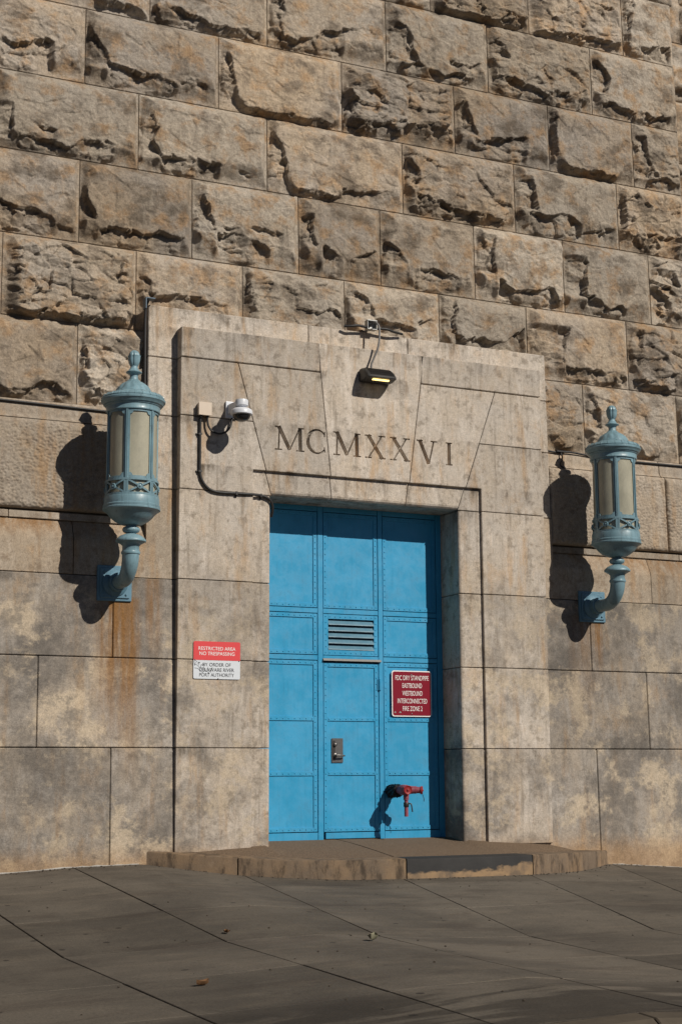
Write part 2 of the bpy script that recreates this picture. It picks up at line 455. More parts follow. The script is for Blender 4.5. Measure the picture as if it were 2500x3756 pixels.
ROWZ = {0:(11.146,12.15), 1:(10.107,11.146), 2:(9.11,10.107), 3:(8.106,9.11), 4:(7.055,8.106), 5:(6.046,7.055), 6:(5.045,6.046), -1:(12.15,13.15)}
ROWX = {-1:[-7.4,-5.9,-4.2,-2.6,-1.0,.5,2.0,3.6,5.0,5.45],
 0:[-7.9,-6.3,-4.9,-3.4,-1.9,-.3,1.284,2.876,4.499,5.40],
 1:[-7.5,-5.9,-4.3,-2.754,-1.158,.579,2.171,3.902,5.41],
 2:[-8.2,-6.9,-5.3,-3.578,-1.833,-.095,1.609,3.132,4.572,5.41],
 3:[-7.8,-6.2,-4.7,-2.887,-1.169,.786,2.531,4.249,5.42],
 4:[-8.0,-6.5,-5.0,-3.618,-2.183,-.74,.432,1.855,3.282,4.743,5.43],
 5:[-7.6,-6.1,-4.525,-2.897,-1.512,-.102,1.286,2.645,4.295,5.44],
 6:[-8.0,-6.7,-5.2,-3.607,-2.0,-.4,1.0,2.0,3.513,5.092,5.45]}
SCARPS = [
 (0,1.284,0.6,[],[[(1.36,11.11),(1.87,11.13),(2.26,11.18),(2.55,11.35),(2.73,11.25)],[(1.46,11.3),(1.71,11.32)]]),
 (0,2.876,0.5,[],[[(2.94,11.16),(3.35,11.23),(3.57,11.25),(3.91,11.27),(4.37,11.26)],[(3.87,11.82),(4.28,11.8)]]),
 (0,4.499,0.1,[[(4.68,12.02),(4.62,11.7),(4.56,11.34)]],[[(4.56,11.32),(4.76,11.29),(5.07,11.36),(5.27,11.4)]]),
 (1,-4.3,0.2,[],[[(-3.39,10.21),(-3.14,10.23),(-2.91,10.19),(-2.78,10.14)]]),
 (1,-2.754,0.1,[[(-2.73,10.39),(-2.71,10.31),(-2.67,10.23)]],[[(-2.68,10.27),(-2.4,10.33),(-2.25,10.27),(-2.01,10.22),(-1.84,10.2),(-1.57,10.23),(-1.3,10.24)]]),
 (1,-1.158,0.1,[[(-0.99,10.78),(-0.94,10.61),(-1.0,10.44),(-0.97,10.25)]],[[(-0.97,10.23),(-0.77,10.24),(-0.52,10.33),(-0.43,10.42),(-0.11,10.52)],[(-0.11,10.54),(0.18,10.6),(0.34,10.56)]]),
 (1,0.579,0.15,[[(0.71,10.81),(0.87,10.78),(0.93,10.63),(0.97,10.51),(1.03,10.3)]],[[(0.79,10.21),(1.01,10.29),(1.16,10.22),(1.43,10.21),(1.67,10.26),(1.88,10.22)],[(1.52,10.42),(1.71,10.39),(1.96,10.46)]]),
 (1,2.171,0.5,[[(2.25,10.91),(2.41,10.83),(2.47,10.66)]],[[(2.2,10.38),(2.55,10.35),(2.8,10.3),(3.05,10.22),(3.23,10.29),(3.49,10.3),(3.72,10.41)],[(2.81,10.57),(3.03,10.61),(3.17,10.47)]]),
 (1,3.902,0.1,[[(3.93,10.96),(4.08,10.82),(4.18,10.68),(4.11,10.46)]],[[(4.05,10.28),(4.24,10.3),(4.54,10.23),(4.69,10.3),(4.92,10.22),(5.2,10.29)]]),
 (2,-5.3,0.3,[],[[(-4.64,9.49),(-4.48,9.44),(-4.3,9.5),(-4.06,9.56),(-4.01,9.53)],[(-4.22,9.36),(-3.95,9.4),(-3.87,9.49)]]),
 (2,-3.578,0.05,[[(-3.54,9.89),(-3.46,9.67),(-3.32,9.5),(-3.29,9.36)]],[[(-3.29,9.36),(-3.07,9.38),(-2.9,9.35),(-2.7,9.36),(-2.48,9.29),(-2.43,9.26)],[(-2.39,9.34),(-2.25,9.4),(-2.04,9.36)]]),
 (2,-1.833,0.05,[[(-1.72,9.86),(-1.67,9.63),(-1.64,9.49),(-1.56,9.2)]],[[(-1.54,9.18),(-1.38,9.18),(-1.15,9.13),(-0.87,9.21),(-0.66,9.13),(-0.41,9.22),(-0.22,9.15)]]),
 (2,-0.095,0.8,[[(-0.08,9.73),(0.03,9.54),(0.06,9.33)]],[[(0.06,9.27),(0.31,9.28),(0.57,9.32),(0.7,9.23)],[(0.18,9.17),(0.67,9.1),(0.93,9.12),(1.16,9.09)]]),
 (2,1.609,0.1,[[(1.73,9.87),(1.82,9.59),(1.92,9.42)]],[[(1.86,9.33),(2.05,9.35),(2.34,9.43),(2.51,9.46),(2.69,9.5)],[(1.84,9.26),(2.19,9.26),(2.39,9.14)]]),
 (2,3.132,0.05,[[(3.23,9.96),(3.18,9.65),(3.22,9.33)]],[[(3.32,9.2),(3.58,9.18),(3.84,9.19),(4.02,9.17),(4.24,9.14)]]),
 (2,4.572,0.4,[[(4.75,9.87),(4.75,9.66),(4.87,9.38),(4.94,9.29)]],[[(4.82,9.19),(5.06,9.31),(5.25,9.26)]]),
 (3,-4.7,0.15,[[(-4.45,8.62),(-4.47,8.43),(-4.46,8.26)]],[[(-4.4,8.26),(-4.22,8.25),(-4.0,8.25),(-3.82,8.21),(-3.71,8.24),(-3.63,8.31),(-3.36,8.36),(-3.22,8.34)],[(-4.19,8.44),(-3.95,8.4)]]),
 (3,-2.887,0.05,[[(-2.73,8.84),(-2.66,8.7),(-2.71,8.49),(-2.61,8.31)]],[[(-2.62,8.29),(-2.44,8.31),(-2.27,8.33),(-2.1,8.3),(-1.87,8.31)],[(-2.1,8.2),(-1.92,8.23)],[(-1.57,8.29),(-1.42,8.28)]]),
 (3,-1.169,0.08,[[(-1.12,8.93),(-0.97,8.66),(-0.88,8.17)]],[[(-0.85,8.14),(-0.67,8.17),(-0.49,8.25),(-0.42,8.18),(-0.15,8.17)],[(-0.15,8.28),(0.1,8.27),(0.36,8.33),(0.55,8.37)]]),
 (3,0.786,0.45,[[(0.83,8.91),(1.0,8.69),(0.98,8.53)]],[[(0.95,8.41),(1.14,8.31),(1.31,8.33),(1.47,8.27),(1.74,8.25),(2.01,8.27),(2.29,8.21)]]),
 (3,2.531,0.1,[[(2.77,8.9),(2.8,8.71),(2.86,8.46)]],[[(2.71,8.39),(2.93,8.41),(3.22,8.45),(3.43,8.41),(3.54,8.37)],[(3.31,8.21),(3.57,8.22),(3.83,8.32),(4.09,8.35)]]),
 (3,4.249,0.6,[[(4.31,8.92),(4.36,8.6),(4.35,8.34)]],[[(4.56,8.35),(4.81,8.4),(5.07,8.4),(5.34,8.38)]]),
 (4,-5.0,0.2,[],[[(-4.58,7.42),(-4.43,7.34),(-4.3,7.34),(-4.12,7.36),(-3.98,7.3),(-3.93,7.23)],[(-4.03,7.2),(-3.72,7.2)]]),
 (4,-3.618,0.05,[[(-3.58,7.75),(-3.57,7.64),(-3.48,7.52),(-3.44,7.37)]],[[(-3.37,7.23),(-3.21,7.27),(-2.99,7.27),(-2.85,7.25),(-2.74,7.25),(-2.66,7.29),(-2.46,7.3),(-2.32,7.27)]]),
 (4,-2.183,0.2,[[(-2.04,7.86),(-1.98,7.73),(-1.95,7.59),(-1.91,7.42)]],[[(-1.86,7.41),(-1.66,7.45),(-1.52,7.42),(-1.4,7.38),(-1.19,7.31)],[(-1.78,7.51),(-1.43,7.54),(-1.16,7.56),(-1.01,7.53)]]),
 (4,-0.74,0.1,[[(-0.55,7.83),(-0.6,7.59),(-0.53,7.45)]],[[(-0.43,7.44),(-0.28,7.37),(-0.19,7.3)],[(-0.16,7.26),(0.02,7.36),(0.31,7.46)]]),
 (4,0.432,0.15,[[(0.47,7.66),(0.66,7.54),(0.79,7.38)]],[[(0.88,7.33),(1.18,7.34),(1.38,7.32),(1.56,7.29)]]),
 (4,1.855,0.2,[[(2.14,7.94),(2.1,7.75),(2.12,7.44)]],[[(2.19,7.37),(2.39,7.22),(2.66,7.26),(3.02,7.32),(3.15,7.12)]]),
 (4,3.282,0.1,[[(3.64,7.84),(3.59,7.58),(3.61,7.3)]],[[(3.61,7.31),(3.81,7.27),(3.95,7.14),(4.17,7.25),(4.24,7.2)]]),
 (4,4.743,0.7,[[(5.13,7.85),(5.18,7.66)]],[[(4.79,7.58),(5.01,7.38)]]),
 (5,-4.525,0.8,[],[[(-4.44,6.08),(-4.27,6.08),(-4.04,6.15),(-3.8,6.09),(-3.46,6.08),(-3.03,6.13)]]),
 (5,-2.897,0.2,[[(-2.85,6.72),(-2.74,6.65),(-2.73,6.51)]],[[(-2.73,6.5),(-2.54,6.5),(-2.35,6.54),(-2.2,6.5),(-1.98,6.49),(-1.78,6.5)]]),
 (5,-1.512,0.5,[[(-1.46,6.91),(-1.43,6.69)]],[]),
 (5,-0.102,0.15,[[(0.02,6.88),(0.17,6.81),(0.29,6.59)]],[[(0.29,6.56),(0.42,6.55),(0.67,6.52),(0.86,6.48)],[(0.9,6.61),(1.19,6.66)]]),
 (5,1.286,0.05,[[(1.53,6.99),(1.47,6.77),(1.48,6.5)]],[[(1.48,6.48),(1.68,6.45),(1.88,6.49),(2.05,6.45),(2.22,6.47),(2.43,6.63),(2.52,6.7)]]),
 (5,2.645,0.1,[[(3.29,6.78),(3.19,6.55),(3.18,6.27)]],[[(3.21,6.24),(3.39,6.23),(3.57,6.25),(3.68,6.28),(3.82,6.23),(4.04,6.25),(4.22,6.19)]]),
 (5,4.295,0.6,[[(4.52,6.9),(4.51,6.64),(4.4,6.44)]],[[(4.37,6.18),(4.74,6.12),(5.07,6.09)]]),
 (6,-5.2,0.1,[],[[(-4.52,5.15),(-4.37,5.12),(-4.17,5.16),(-4.04,5.3),(-3.91,5.27),(-3.81,5.18),(-3.71,5.16)]]),
 (6,-3.607,0.7,[[(-3.55,5.81),(-3.51,5.66),(-3.48,5.5)]],[[(-3.42,5.24),(-3.29,5.2)]]),
 (6,2.0,0.6,[],[[(3.05,5.12),(3.26,5.11)]]),
 (6,3.513,0.3,[[(3.62,5.85),(3.72,5.68),(3.74,5.43)]],[[(4.41,5.1),(4.71,5.11)]]),
]

SC_MAP = {(r, x0): (rg, l, b) for r, x0, rg, l, b in SCARPS}

def prof(d, flat, width):
    s = np.clip((d-flat)/width, 0, 1); return s*(2-s)
def rock_relief(X, Z, x0, x1, z0, z1, rough, lefts, bottoms, seed):
    rg = random.Random(seed)
    Hp = .110+.025*rg.random()
    n1 = perlin(X*3.1, Z*3.1, seed); n2 = perlin(X*8, Z*8, seed+5); n3 = perlin(X*21, Z*21, seed+9)
    dl, dr, db, dt = X-x0, x1-X, Z-z0, z1-Z
    covb = np.zeros_like(X)
    for pl in bottoms[:1]:
        covb = np.clip((X-pl[0][0]+.10)/.16, 0, 1)*np.clip((pl[-1][0]+.10-X)/.16, 0, 1)
    covl = np.zeros_like(X)
    for pl in lefts[:1]:
        za, zb_ = min(p[1] for p in pl), max(p[1] for p in pl); covl = np.clip((Z-za+.25)/.2, 0, 1)*np.clip((zb_+.10-Z)/.16, 0, 1)
    def ramp(d, w): s_ = np.clip(d/w, 0, 1); return s_*s_*(3-2*s_)
    h = Hp*np.minimum(np.minimum(prof(dr+.012*n2, .026, .12+.05*n1), prof(dt+.015*n2+.01*n1, .004, .20+.07*n1)),
                      np.minimum(ramp(dl+.02*n2+.01*n1, .06*covl+.20*(1-covl)), ramp(db+.02*n2+.01*n1, .05*covb+.30*(1-covb))))
    tilt = (rg.random()-.5)*.035*(X-x0)/(x1-x0)+(rg.random()-.3)*.03*(Z-z0)/(z1-z0)
    env = np.clip(h/Hp, 0, 1)
    h = h+env*(tilt+.012*n1+.004*n2+.0018*n3)
    wx = X+.010*n2; wz = Z+.010*perlin(X*8, Z*8, seed+31)
    sk = .35*(rg.random()-.3)
    fb, _ = facets(wx*3.4+sk*wz*3, wz*4.4, seed+50, 1.5)
    fm, _ = facets(wx*5.0+sk*wz*6, wz*9.0, seed+70, 1.6)
    fs, _ = facets(wx*9+sk*wz*8, wz*17, seed+60, 1.4)
    h = h+env*rough*(.080*fb+.036*fm+.016*fs)
    # the plateau is dressed, but thin spalls run over it
    h = h+env*(1-rough)*(.012*np.where(fb > .28, -1, 0)+.006*np.where(fm > .36, -1, 0)*np.clip(n1*2, 0, 1))
    under = np.zeros_like(h)
    jb_, _ = facets(X*7.5, Z*3.0, seed+90, 1.6); jl_, _ = facets(X*3.0, Z*7.5, seed+95, 1.6)
    for bi, pl in enumerate(bottoms):
        u = [p[0] for p in pl]; f = np.interp(X, u, [p[1] for p in pl])
        m = np.clip((X-u[0]+.03)/.06, 0, 1)*np.clip((u[-1]+.03-X)/.06, 0, 1)
        d = f+.025*perlin(X*5, Z*1.0, seed+80+bi)+.032*jb_+.006*n2-Z
        D = (.115 if bi == 0 else .08)*np.clip(.66+1.25*perlin(X*2.9, Z*0+bi, seed+100), .16, 1.2)*m
        st = np.clip(d/.008, 0, 1)
        if bi == 0:
            t = np.clip(d/np.maximum(f-z0, .06), 0, 1)
            drop = np.minimum(D*(1-.55*t), h*(.93-.35*t))
            h = (h-st*drop)*(1-.78*st*m*t); under = np.maximum(under, st*m)
        else:
            h = h-st*np.minimum(D*np.exp(-np.maximum(d, 0)/.09), h*.9); under = np.maximum(under, .6*st*m*np.exp(-np.maximum(d, 0)/.15))
    for bi, pl in enumerate(lefts):
        pl = sorted(pl, key=lambda p: p[1])
        v = [p[1] for p in pl]; f = np.interp(Z, v, [p[0] for p in pl])
        m = np.clip((Z-v[0]+.05)/.08, 0, 1)*np.clip((v[-1]+.04-Z)/.08, 0, 1)
        d = f+.02*perlin(X*1, Z*5, seed+120+bi)+.018*jl_+.008*n2-X
        D = .105*np.clip(.70+1.2*perlin(Z*2.9, Z*0+bi, seed+140), .2, 1.25)*m
        st = np.clip(d/.008, 0, 1)
        t = np.clip(d/np.maximum(f-x0, .06), 0, 1)
        h = (h-st*np.minimum(D*(1-.5*t), h*(.93-.3*t)))*(1-.75*st*m*t); under = np.maximum(under, st*m)
    h = h+under*np.clip(env*3, 0, 1)*(.034*fb+.016*fm+.007*fs)
    zone = np.clip(np.maximum(1-db/.42, 1-dl/.30), 0, 1)*(.35+.65*rough)*np.clip(.7+n1, .2, 1)
    h = h+zone*np.clip(h/.05, 0, 1)*(.034*fm+.022*fs)
    return np.maximum(h, 0)+.0015*n3*np.clip(env*4, 0, 1)

def relief_block(name, x0, x1, z0, z1, fy, relief, mat, parent, step=.0125, depth=.3, gap=.0055):
    x0 += gap; x1 -= gap; z0 += gap; z1 -= gap
    nx_ = max(3, int(round((x1-x0)/step))+1); nz_ = max(3, int(round((z1-z0)/step))+1)
    X, Z = np.meshgrid(np.linspace(x0, x1, nx_), np.linspace(z0, z1, nz_))
    Y = fy(Z)-relief(X, Z, x0, x1, z0, z1)
    V = np.stack([X, Y, Z], -1).reshape(-1, 3)
    I = np.arange(nx_*nz_).reshape(nz_, nx_)
    Q = np.stack([I[:-1,:-1], I[:-1,1:], I[1:,1:], I[1:,:-1]], -1).reshape(-1, 4)
    ring = np.concatenate([I[0,:], I[1:,-1], I[-1,-2::-1], I[-2:0:-1,0]])
    B = V[ring].copy(); B[:,1] += depth; b0 = len(V); L = len(ring); k = np.arange(L); k2 = (k+1) % L
    S = np.stack([ring, b0+k, b0+k2, ring[k2]], -1)
    me = mesh_arrays(name, np.concatenate([V, B]), np.concatenate([Q, S]))
    return link(name, me, mat, parent)

def auto_scarps(x0, x1, z0, z1, rg):
    w = x1-x0; hh = z1-z0
    mb = z0+hh*rg.uniform(.12,.32); ml = x0+w*rg.uniform(.08,.22)
    b = [[(ml+(x1-.08-ml)*k/5, mb+rg.uniform(-.07,.07)) for k in range(6)]]
    l = [[(ml+rg.uniform(-.05,.05), mb+(z1-.15-mb)*k/3) for k in range(4)]]
    return (rg.choice([.05,.1,.2,.6]), l, b)

def rock_row(r, xs, parent, fy, step, lo=-9e9, hi=9e9):
    z0, z1 = ROWZ[r]
    for i in range(len(xs)-1):
        if xs[i+1] < lo or xs[i] > hi: continue
        key = (r, xs[i]); sd = 1000+r*131+i*17
        rg = random.Random(sd)
        rough, l, b = SC_MAP.get(key) or auto_scarps(xs[i], xs[i+1], z0, z1, rg)
        near = key in SC_MAP
        relief_block('rock_faced_block', xs[i], xs[i+1], z0, z1, fy,
            lambda X, Z, a, c, d, e: rock_relief(X, Z, a, c, d, e, rough, l, b, sd), M_ROCK, parent, step if near else .03)
for r in (0,1,2,3,4,5,6): rock_row(r, ROWX[r], upper, yu, .0108, lo=-6.4)
rock_row(-1, ROWX[-1], upper, yu, .03, lo=-5)
# the wall steps back beyond the corner: a further plane of the same masonry
recess = wall_backing('recessed_wall', 5.2, 12.0, -1, 14.4, lambda z: yu(z)+.96, M_MORTAR)
for r in (0,1,2,3,4,5,-1):
    o_ = {0:.2,1:.9,2:.35,3:1.0,4:.3,5:.8,-1:.6}[r]
    rock_row(r, [4.9, 5.5+o_, 7.1+o_, 8.6+o_], recess, lambda z: yu(z)+.95, .02)

# ------------------------------------------------------------------ smooth ashlar of the base
G = .004
def ashlar(name, poly, front, back, mat, parent, bevel=.009, gap=G):
    cx = sum(p[0] for p in poly)/len(poly); cz = sum(p[1] for p in poly)/len(poly)
    q = [(x+(gap if x < cx else -gap), z+(gap if z < cz else -gap)) for x, z in poly]
    m = MB(); m.prism(q, front, back); return m.build(name, mat, parent, bevel=bevel)
rect = lambda a, b, c, d: [(a,c),(b,c),(b,d),(a,d)]
FB = lambda x, z: yo(z)
BK = lambda x, z: yo(z)+.30
rowsL = [(-1.0,1.06,[-7.2,-5.0,-3.19,-2.2]), (1.06,2.075,[-7.6,-5.9,-4.04,-2.2]), (2.075,3.01,[-7.0,-5.1,-3.186,-2.2])]
rowsR = [(-1.0,1.06,[2.2,3.346,5.44]), (1.06,2.075,[2.2,4.196,5.44]), (2.075,3.01,[2.2,3.331,5.44])]
for z0, z1, xs in rowsL+rowsR:
    for a, b in zip(xs[:-1], xs[1:]): ashlar('stone_block', rect(a, b, z0, z1), FB, BK, M_BASE, base_wall)
# course with the sloped offset above: profile in (y offset, z) swept along x
def swept(name, pr, x0, x1, mat, parent, bevel=.005, gap=G):
    m = MB(); R = []
    for x in (x0+gap, x1-gap): R.append([(x, yo(z)+d, z) for d, z in pr])
    m.rings(R); return m.build(name, mat, parent, bevel=bevel, angle=35, smooth=35)
SLOPE = [(.3,3.014),(0,3.014),(0,3.40),(.006,3.43),(.022,3.47),(.045,3.52),(.066,3.57),(.085,3.61),(.098,3.636),(.3,3.636)]
FILLET = [(.3,3.64),(.070,3.64),(.070,3.722),(.3,3.722)]
BANDP = [(.3,4.80),(.045,4.80),(.075,4.83),(.082,4.87),(.082,4.985),(.11,5.030),(.3,5.036)]
for a, b in ((-7.3,-5.6),(-5.6,-3.66),(4.35,5.44)): swept('offset_block', SLOPE, a, b, M_MOULD, base_wall)
for a, b, c, e in ((-3.66+G,-2.80,-2.80,-2.2),(2.79,4.35-G,2.2,2.79)):
    # one stone: the slope dies against the plain upright part that starts the portal's outer step
    m = MB(); m.rings([[(x, yo(z)+d, z) for d, z in SLOPE] for x in (a, b)])
    m.prism(rect(c, e, 3.014, 4.076), FB, .62); m.build('offset_block', M_MOULD, base_wall)
# the slope dies against the portal: the block beside it keeps the plain face
for xs in ([-8,-6.3,-4.4,-2.803],[2.793,4.9,5.44]):
    for a, b in zip(xs[:-1], xs[1:]): swept('fillet_block', FILLET, a, b, M_PIT, base_wall)
for xs in ([-7.8,-6.0,-2.803],[2.793,4.646,5.44]):
    for a, b in zip(xs[:-1], xs[1:]): swept('band_block', BANDP, a, b, M_PIT, base_wall)
def pit_relief(X, Z, x0, x1, z0, z1):
    e = np.minimum(X-x0, x1-X); rb = np.clip((Z-z0)/.07, 0, 1); rt_ = np.clip((z1-Z)/.10, 0, 1); re = np.clip(e/.05, 0, 1)
    body = .05*np.minimum(np.minimum(np.sqrt(1-(1-rb)**2), np.sqrt(1-(1-rt_)**2)), np.sqrt(1-(1-re)**2))
    wx = X+.25*Z; 
    _, d = facets(wx*20+.4*perlin(X*9,Z*9,3), Z*31+.4*perlin(X*9,Z*9,4), 77)
    pit = np.clip(1-d/.42, 0, 1)
    return body - .020*pit*np.clip(.75+.7*perlin(X*3, Z*3, 12), .4, 1) + .003*perlin(X*14, Z*14, 8)
for xs in ([-7.9,-5.6,-2.803],[2.793,4.701,5.44]):
    for a, b in zip(xs[:-1], xs[1:]):
        relief_block('pitted_block', a, b, 3.742, 4.80, lambda z: yo(z)+.055, pit_relief, M_PIT, base_wall, step=.0105 if a > -5.7 else .03)

# ------------------------------------------------------------------ portal
pt = MB(); pt.box(-2.36, -1.34, .36, .60, -.5, 5.95); pt.box(1.41, 2.52, .36, .60, -.5, 5.95); pt.box(-1.34, 1.41, .36, .60, 4.17, 5.95); pt.box(-2.72, 2.72, .42, .75, 5.95, 6.25)
portal = pt.build('portal', M_DARK, building)
# outer step, flush with the base plane
ob = lambda x, z: .62
for z0, z1 in ((4.08,4.97),(4.97,5.685)):
    ashlar('outer_block', rect(-2.80,-2.2,z0,z1), FB, ob, M_PORTAL, portal)
    ashlar('outer_block', rect(2.2,2.79,z0,z1), FB, ob, M_PORTAL, portal)
for a, b in ((-2.80,-.703),(-.703,.70),(.70,2.79)):
    ashlar('outer_block', rect(a,b,5.685,6.33), FB, ob, M_PORTAL, portal)
# front step
PX0, PX1, OX0, OX1, MX0, MX1 = -2.44, 2.60, -1.262, 1.332, -1.507, 1.657
RB, MD, BKY = 4.378, .042, .592
v1 = lambda z: -1.705+(5.672-z)*.2836
v2 = lambda z: -.610+(5.685-z)*.1005
v3 = lambda z: .793-(5.675-z)*.1375
v4 = lambda z: 1.888-(5.672-z)*.3525
def jamb(side, z0, z1):
    rr = .04; pts = []
    if side < 0: pe, me_, oe, sg = PX0, MX0, OX0, 1
    else: pe, me_, oe, sg = PX1, MX1, OX1, -1
    pts = [(pe,BKY),(pe,0),(me_,0),(me_,MD)]
    for k in range(6):
        a = k/5*math.pi/2
        pts.append((oe-sg*rr+sg*rr*math.sin(a), MD+rr-rr*math.cos(a)))
    pts.append((oe,BKY))
    m = MB(); m.rings([[(x,y,z0+G) for x,y in pts],[(x,y,z1-G) for x,y in pts]])
    return m.build('jamb_block', M_PORTAL, portal, bevel=.006, angle=40, smooth=35)
for z0, z1 in ((-.12,1.06),(1.06,2.075),(2.075,3.01),(3.01,4.08)):
    jamb(-1, z0, z1); jamb(1, z0, z1)
def shoulder(poly, marg):
    m = MB(); m.prism(poly, 0., BKY); m.prism(marg, MD, BKY-.01); return m.build('shoulder_block', M_PORTAL, portal, bevel=.006, angle=40)
shoulder([(PX0+G,4.08+G),(MX0,4.08+G),(MX0,RB),(v1(RB)-G,RB),(v1(4.97)-G,4.97-G),(PX0+G,4.97-G)],
         [(MX0-.02,4.08+G),(v1(4.08)-G,4.08+G),(v1(RB)-G,RB+.01),(MX0-.02,RB+.01)])
shoulder([(PX1-G,4.08+G),(PX1-G,4.97-G),(v4(4.97)+G,4.97-G),(v4(RB)+G,RB),(MX1,RB),(MX1,4.08+G)],
         [(MX1+.02,4.08+G),(MX1+.02,RB+.01),(v4(RB)+G,RB+.01),(v4(4.08)+G,4.08+G)])
m = MB(); m.prism([(PX0+G,4.97+G),(v1(4.97)-G,4.97+G),(v1(5.68)-G,5.68-G),(PX0+G,5.68-G)], 0., BKY); m.build('shoulder_block', M_PORTAL, portal, bevel=.006)
m = MB(); m.prism([(PX1-G,4.97+G),(PX1-G,5.68-G),(v4(5.68)+G,5.68-G),(v4(4.97)+G,4.97+G)], 0., BKY); m.build('shoulder_block', M_PORTAL, portal, bevel=.006)
ashlar('cap_block', rect(PX0, -.617, 5.685, 6.062), 0., BKY, M_PORTAL, portal)
ashlar('cap_block', rect(.803, PX1, 5.685, 6.062), 0., BKY, M_PORTAL, portal)
ZB = 4.088
VPROF = [(BKY,None),(0.,None),(0.,RB),(MD,RB),(MD,ZB+.050),(MD+.008,ZB+.026),(MD+.026,ZB+.008),(MD+.050,ZB),(BKY,ZB)]
def voussoir(name, fl, fr_, ztop):
    pr = [(y, ztop-G if z is None else z) for y, z in VPROF]
    m = MB(); m.rings([[(fl(z)+G, y, z) for y, z in pr],[(fr_(z)-G, y, z) for y, z in pr]])
    return m.build(name, M_PORTAL, portal, bevel=.006, angle=40)
vous = [voussoir('voussoir', v1, v2, 5.68), voussoir('keystone', v2, v3, 6.062), voussoir('voussoir', v3, v4, 5.68)]

# carved date: V-cut Roman capitals
def letters():
    H = .292; Z0 = 4.652; ST = []
    def stroke(x0, z0, x1, z1, w): ST.append(((x0, z0), (x1, z1), w))
    TK, TN, SF = .047, .021, .017
    def serif(x, z, w=.045): stroke(x-w, z, x+w, z, SF)
    def Mm(x0, x1):
        a, b, c = x0+.045, x1-.05, (x0+x1)/2
        stroke(a, Z0, a+.012, Z0+H, TN); stroke(a+.004, Z0+H, c, Z0+.012, TK); stroke(c, Z0+.012, b-.01, Z0+H, TN); stroke(b, Z0, b-.006, Z0+H, TK)
        serif(a, Z0+.006); serif(b, Z0+.006, .05); stroke(x0+.0, Z0+H-.004, a+.03, Z0+H-.004, SF); stroke(b-.03, Z0+H-.004, x1-.005, Z0+H-.004, SF)
    def Xx(x0, x1):
        stroke(x0+.045, Z0+H, x1-.05, Z0, TK); stroke(x1-.055, Z0+H, x0+.045, Z0, TN)
        for x, z in ((x0+.045,Z0+H-.004),(x1-.055,Z0+H-.004),(x0+.045,Z0+.006),(x1-.05,Z0+.006)): serif(x, z)
    def Vv(x0, x1, xb):
        stroke(x0+.045, Z0+H, xb, Z0-.006, TK); stroke(x1-.045, Z0+H, xb+.004, Z0-.006, TN); serif(x0+.045, Z0+H-.004); serif(x1-.045, Z0+H-.004)
    Mm(-1.222, -.837)
    n = 16; cxx, czz, rx, rz = -.660, Z0+H/2, .128, H/2+.002
    pts = []
    for k in range(n+1):
        a = math.radians(42+276*k/n); pts.append((cxx+rx*math.cos(a), czz+rz*math.sin(a), TN+(TK-TN)*max(0, -math.cos(a))**1.2))
    for p, q in zip(pts[:-1], pts[1:]): ST.append(((p[0],p[1]),(q[0],q[1]),(p[2]+q[2])/2))
    stroke(pts[0][0], pts[0][1]-.035, pts[0][0]+.006, pts[0][1]+.03, .016); stroke(pts[-1][0], pts[-1][1]+.03, pts[-1][0]+.006, pts[-1][1]-.03, .016)
    Mm(-.442, -.067); Xx(-.006, .284); Xx(.345, .634)
    Vv(.723, 1.015, .893)
    stroke(1.192, Z0, 1.192, Z0+H, TK); serif(1.192, Z0+.006); serif(1.192, Z0+H-.004)
    return ST
def carve(stones, ST):
    for si, o in enumerate(stones):
        lo, hi = [(-2,-.5),(-.5,.69),(.69,2)][si]
        m = MB(); j = 0
        for (a, c, w) in ST:
            mx = (a[0]+c[0])/2
            if not (lo <= mx < hi): continue
            j += 1
            d = Vector((c[0]-a[0], 0, c[1]-a[1])); L = d.length; d.normalize(); nrm = Vector((-d.z, 0, d.x))
            e = .004; A = Vector((a[0],0,a[1]))-d*e; B = Vector((c[0],0,c[1]))+d*e
            dp = .026+.020*(w/.04)+.0003*j
            top = [A-nrm*w*.62, B-nrm*w*.62, B+nrm*w*.62, A+nrm*w*.62]; bot = [A+d*.004-nrm*w*.16, B-d*.004-nrm*w*.16, B-d*.004+nrm*w*.16, A+d*.004+nrm*w*.16]
            v = [(p.x, -.012-.0002*j, p.z) for p in top]+[(p.x, dp, p.z) for p in bot]
            m.add(v, [(0,3,2,1),(4,5,6,7),(0,1,5,4),(1,2,6,5),(2,3,7,6),(3,0,4,7)])
        cut = m.build('cutter', M_PORTAL)
        md = o.modifiers.new('b', 'BOOLEAN'); md.object = cut; md.operation = 'DIFFERENCE'; md.solver = 'EXACT'; md.use_self = True
        dg = bpy.context.evaluated_depsgraph_get()
        me = bpy.data.meshes.new_from_object(o.evaluated_get(dg))
        o.modifiers.clear(); o.data = me
        bpy.data.objects.remove(cut, do_unlink=True)
carve(vous, letters())

